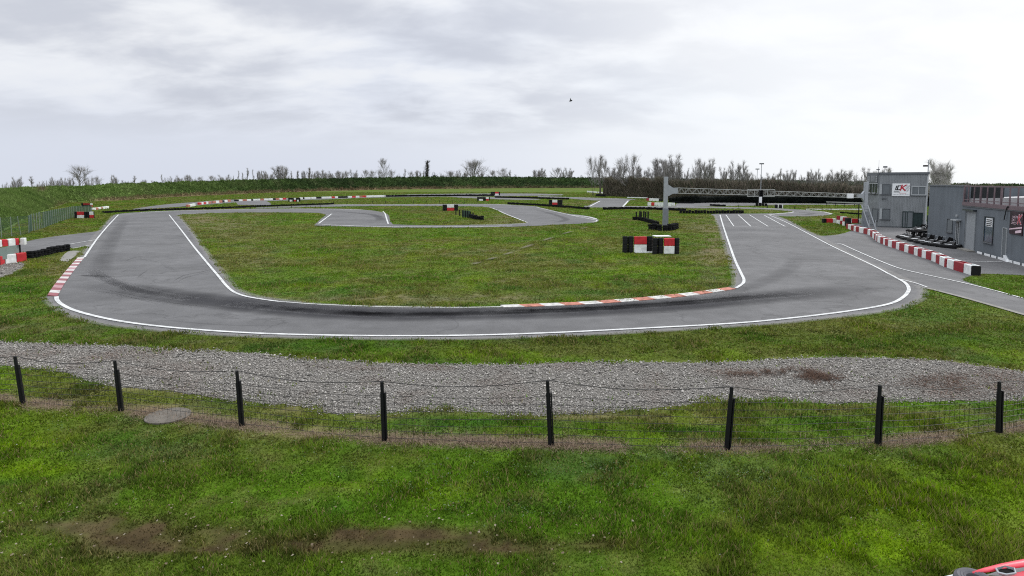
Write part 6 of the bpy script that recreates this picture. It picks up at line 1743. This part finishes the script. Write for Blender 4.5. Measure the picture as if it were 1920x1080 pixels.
for x, lab, root, kind in TREES:
    if isinstance(lab, tuple):
        lst = used[lab]; me_ = int(root['_lab']); lm = dict(LM)[lab[1]]
        n = lst.index(me_) if lab[2] == 'right' else len(lst) - 1 - lst.index(me_)
        root['label'] = f'{KW[kind][1]}, {"the only one" if len(lst) == 1 else ORD[n]} to the {lab[2]} of {lm}'
    else: root['label'] = lab
    del root['_lab']

# ------------------------------------------------------------------ sky, sun, camera
SUN_AZ, SUN_EL = R(52), R(30)   # azimuth right of the view direction
w = bpy.data.worlds.new('World'); sc.world = w; w.use_nodes = True
nt = w.node_tree; L = nt.links; nt.nodes.clear()
def N(t, **k):
    n = nt.nodes.new(t)
    for a, b in k.items(): setattr(n, a, b)
    return n
def mth(op, a, b=None, clamp=False):
    n = N('ShaderNodeMath', operation=op, use_clamp=clamp)
    for i, v in enumerate((a, b)):
        if v is None: continue
        if isinstance(v, (int, float)): n.inputs[i].default_value = v
        else: L.new(v, n.inputs[i])
    return n.outputs[0]
def rng_(v, a, b, lo, hi, smooth=True):
    n = N('ShaderNodeMapRange'); n.interpolation_type = 'SMOOTHSTEP' if smooth else 'LINEAR'
    L.new(v, n.inputs['Value'])
    for k, q in (('From Min', a), ('From Max', b), ('To Min', lo), ('To Max', hi)): n.inputs[k].default_value = q
    return n.outputs['Result']
def mixc(f, a, b):
    n = N('ShaderNodeMix', data_type='RGBA'); n.clamp_factor = True
    for s, v in ((0, f), (6, a), (7, b)):
        if isinstance(v, (int, float)): n.inputs[s].default_value = v
        elif isinstance(v, tuple): n.inputs[s].default_value = (*v, 1)
        else: L.new(v, n.inputs[s])
    return n.outputs[2]
tc = N('ShaderNodeTexCoord'); sep = N('ShaderNodeSeparateXYZ'); L.new(tc.outputs['Generated'], sep.inputs[0])
sx, sy, sz = sep.outputs
zc = mth('MAXIMUM', sz, 0.0)
den = mth('ADD', zc, .26)
u, v = mth('DIVIDE', sx, den), mth('DIVIDE', sy, den)
cb = N('ShaderNodeCombineXYZ'); L.new(u, cb.inputs[0]); L.new(v, cb.inputs[1])
def noise(scale, detail, off, sxy=(1, 1), dist=0.0):
    mp = N('ShaderNodeMapping'); mp.inputs['Location'].default_value = off; mp.inputs['Scale'].default_value = (sxy[0], sxy[1], 1)
    L.new(cb.outputs[0], mp.inputs['Vector'])
    n = N('ShaderNodeTexNoise'); n.inputs['Scale'].default_value = scale; n.inputs['Detail'].default_value = detail; n.inputs['Roughness'].default_value = .52; n.inputs['Distortion'].default_value = dist
    L.new(mp.outputs[0], n.inputs['Vector']); return n.outputs['Fac']
az = mth('ADD', mth('MULTIPLY', sx, math.sin(SUN_AZ)), mth('MULTIPLY', sy, math.cos(SUN_AZ)))   # towards the sun's side
side = rng_(sx, -.35, .62, 0, 1)
base = mixc(side, (.72, .765, .875), (.92, .96, 1.0))
elev = rng_(sz, .02, .22, 0, 1)
n1 = noise(1.35, 7, (3.93, -3.04, 0), (.8, 1.15), .2); n2 = noise(3.8, 8, (6.86, 8.65, 0), (.8, 1.15), .3); n3 = noise(.38, 3, (.1, 8.97, 0))
bright = mth('MULTIPLY', rng_(n3, .30, .52, 0, 1), elev)
base = mixc(mth('MULTIPLY', bright, .9), base, (.96, .975, 1.0))
comb = mth('ADD', mth('MULTIPLY', n1, .62), mth('MULTIPLY', n2, .38))
dark = rng_(comb, .43, .60, 0, 1)
mask = mth('MULTIPLY', rng_(sz, .035, .12, 0, 1), rng_(sx, -.12, .42, 1, .22))
dk = mth('MULTIPLY', mth('MULTIPLY', dark, mask), .82)
cloud = mixc(dk, base, (.575, .605, .69))
wh = mth('MULTIPLY', mth('MULTIPLY', rng_(comb, .38, .48, 1, 0), elev), .62)
cloud = mixc(wh, cloud, (.98, .99, 1.0))
zen = rng_(sz, .29, .80, 1.0, 2.5)
sunside = rng_(az, .2, 1.0, 1.0, 1.06)
vm = N('ShaderNodeVectorMath', operation='SCALE'); L.new(cloud, vm.inputs[0]); L.new(mth('MULTIPLY', zen, sunside), vm.inputs['Scale'])
bg1 = N('ShaderNodeBackground'); L.new(vm.outputs[0], bg1.inputs['Color']); bg1.inputs['Strength'].default_value = 1.0
sky = N('ShaderNodeTexSky', sky_type='NISHITA'); sky.sun_disc = False; sky.sun_elevation = SUN_EL; sky.sun_rotation = SUN_AZ
sky.dust_density = 2.0
bg2 = N('ShaderNodeBackground'); L.new(sky.outputs[0], bg2.inputs['Color']); bg2.inputs['Strength'].default_value = .08
ms = N('ShaderNodeMixShader'); ms.inputs[0].default_value = .93; L.new(bg2.outputs[0], ms.inputs[1]); L.new(bg1.outputs[0], ms.inputs[2])
wo = N('ShaderNodeOutputWorld'); L.new(ms.outputs[0], wo.inputs['Surface'])
w.cycles.sampling_method = 'AUTOMATIC'

ld = bpy.data.lights.new('sun', 'SUN'); ld.energy = 1.2; ld.angle = R(12); ld.color = (1, .96, .90)
lo = bpy.data.objects.new('sun', ld); COL.objects.link(lo)
sd = Vector((math.sin(SUN_AZ) * math.cos(SUN_EL), math.cos(SUN_AZ) * math.cos(SUN_EL), math.sin(SUN_EL)))
lo.rotation_euler = sd.to_track_quat('Z', 'Y').to_euler(); lo.location = (30, 20, 40)

cd = bpy.data.cameras.new('camera'); cam = bpy.data.objects.new('camera', cd); COL.objects.link(cam)
cd.sensor_width = 36.0; cd.sensor_fit = 'HORIZONTAL'; cd.lens = F / 1920 * 36; cd.shift_y = -(540 - CY) / 1920
cd.clip_start = .1; cd.clip_end = 8000
cam.location = (0, 0, HC); cam.rotation_euler = (R(90) - PITCH, 0, 0)
sc.camera = cam
sc.view_settings.view_transform = 'Standard'; sc.view_settings.look = 'None'; sc.view_settings.exposure = 0.0; sc.view_settings.gamma = 1.0
sc.cycles.use_denoising = False
sc.cycles.pixel_filter_type = 'BLACKMAN_HARRIS'; sc.cycles.filter_width = 1.1
sc.cycles.max_bounces = 6; sc.cycles.transparent_max_bounces = 8
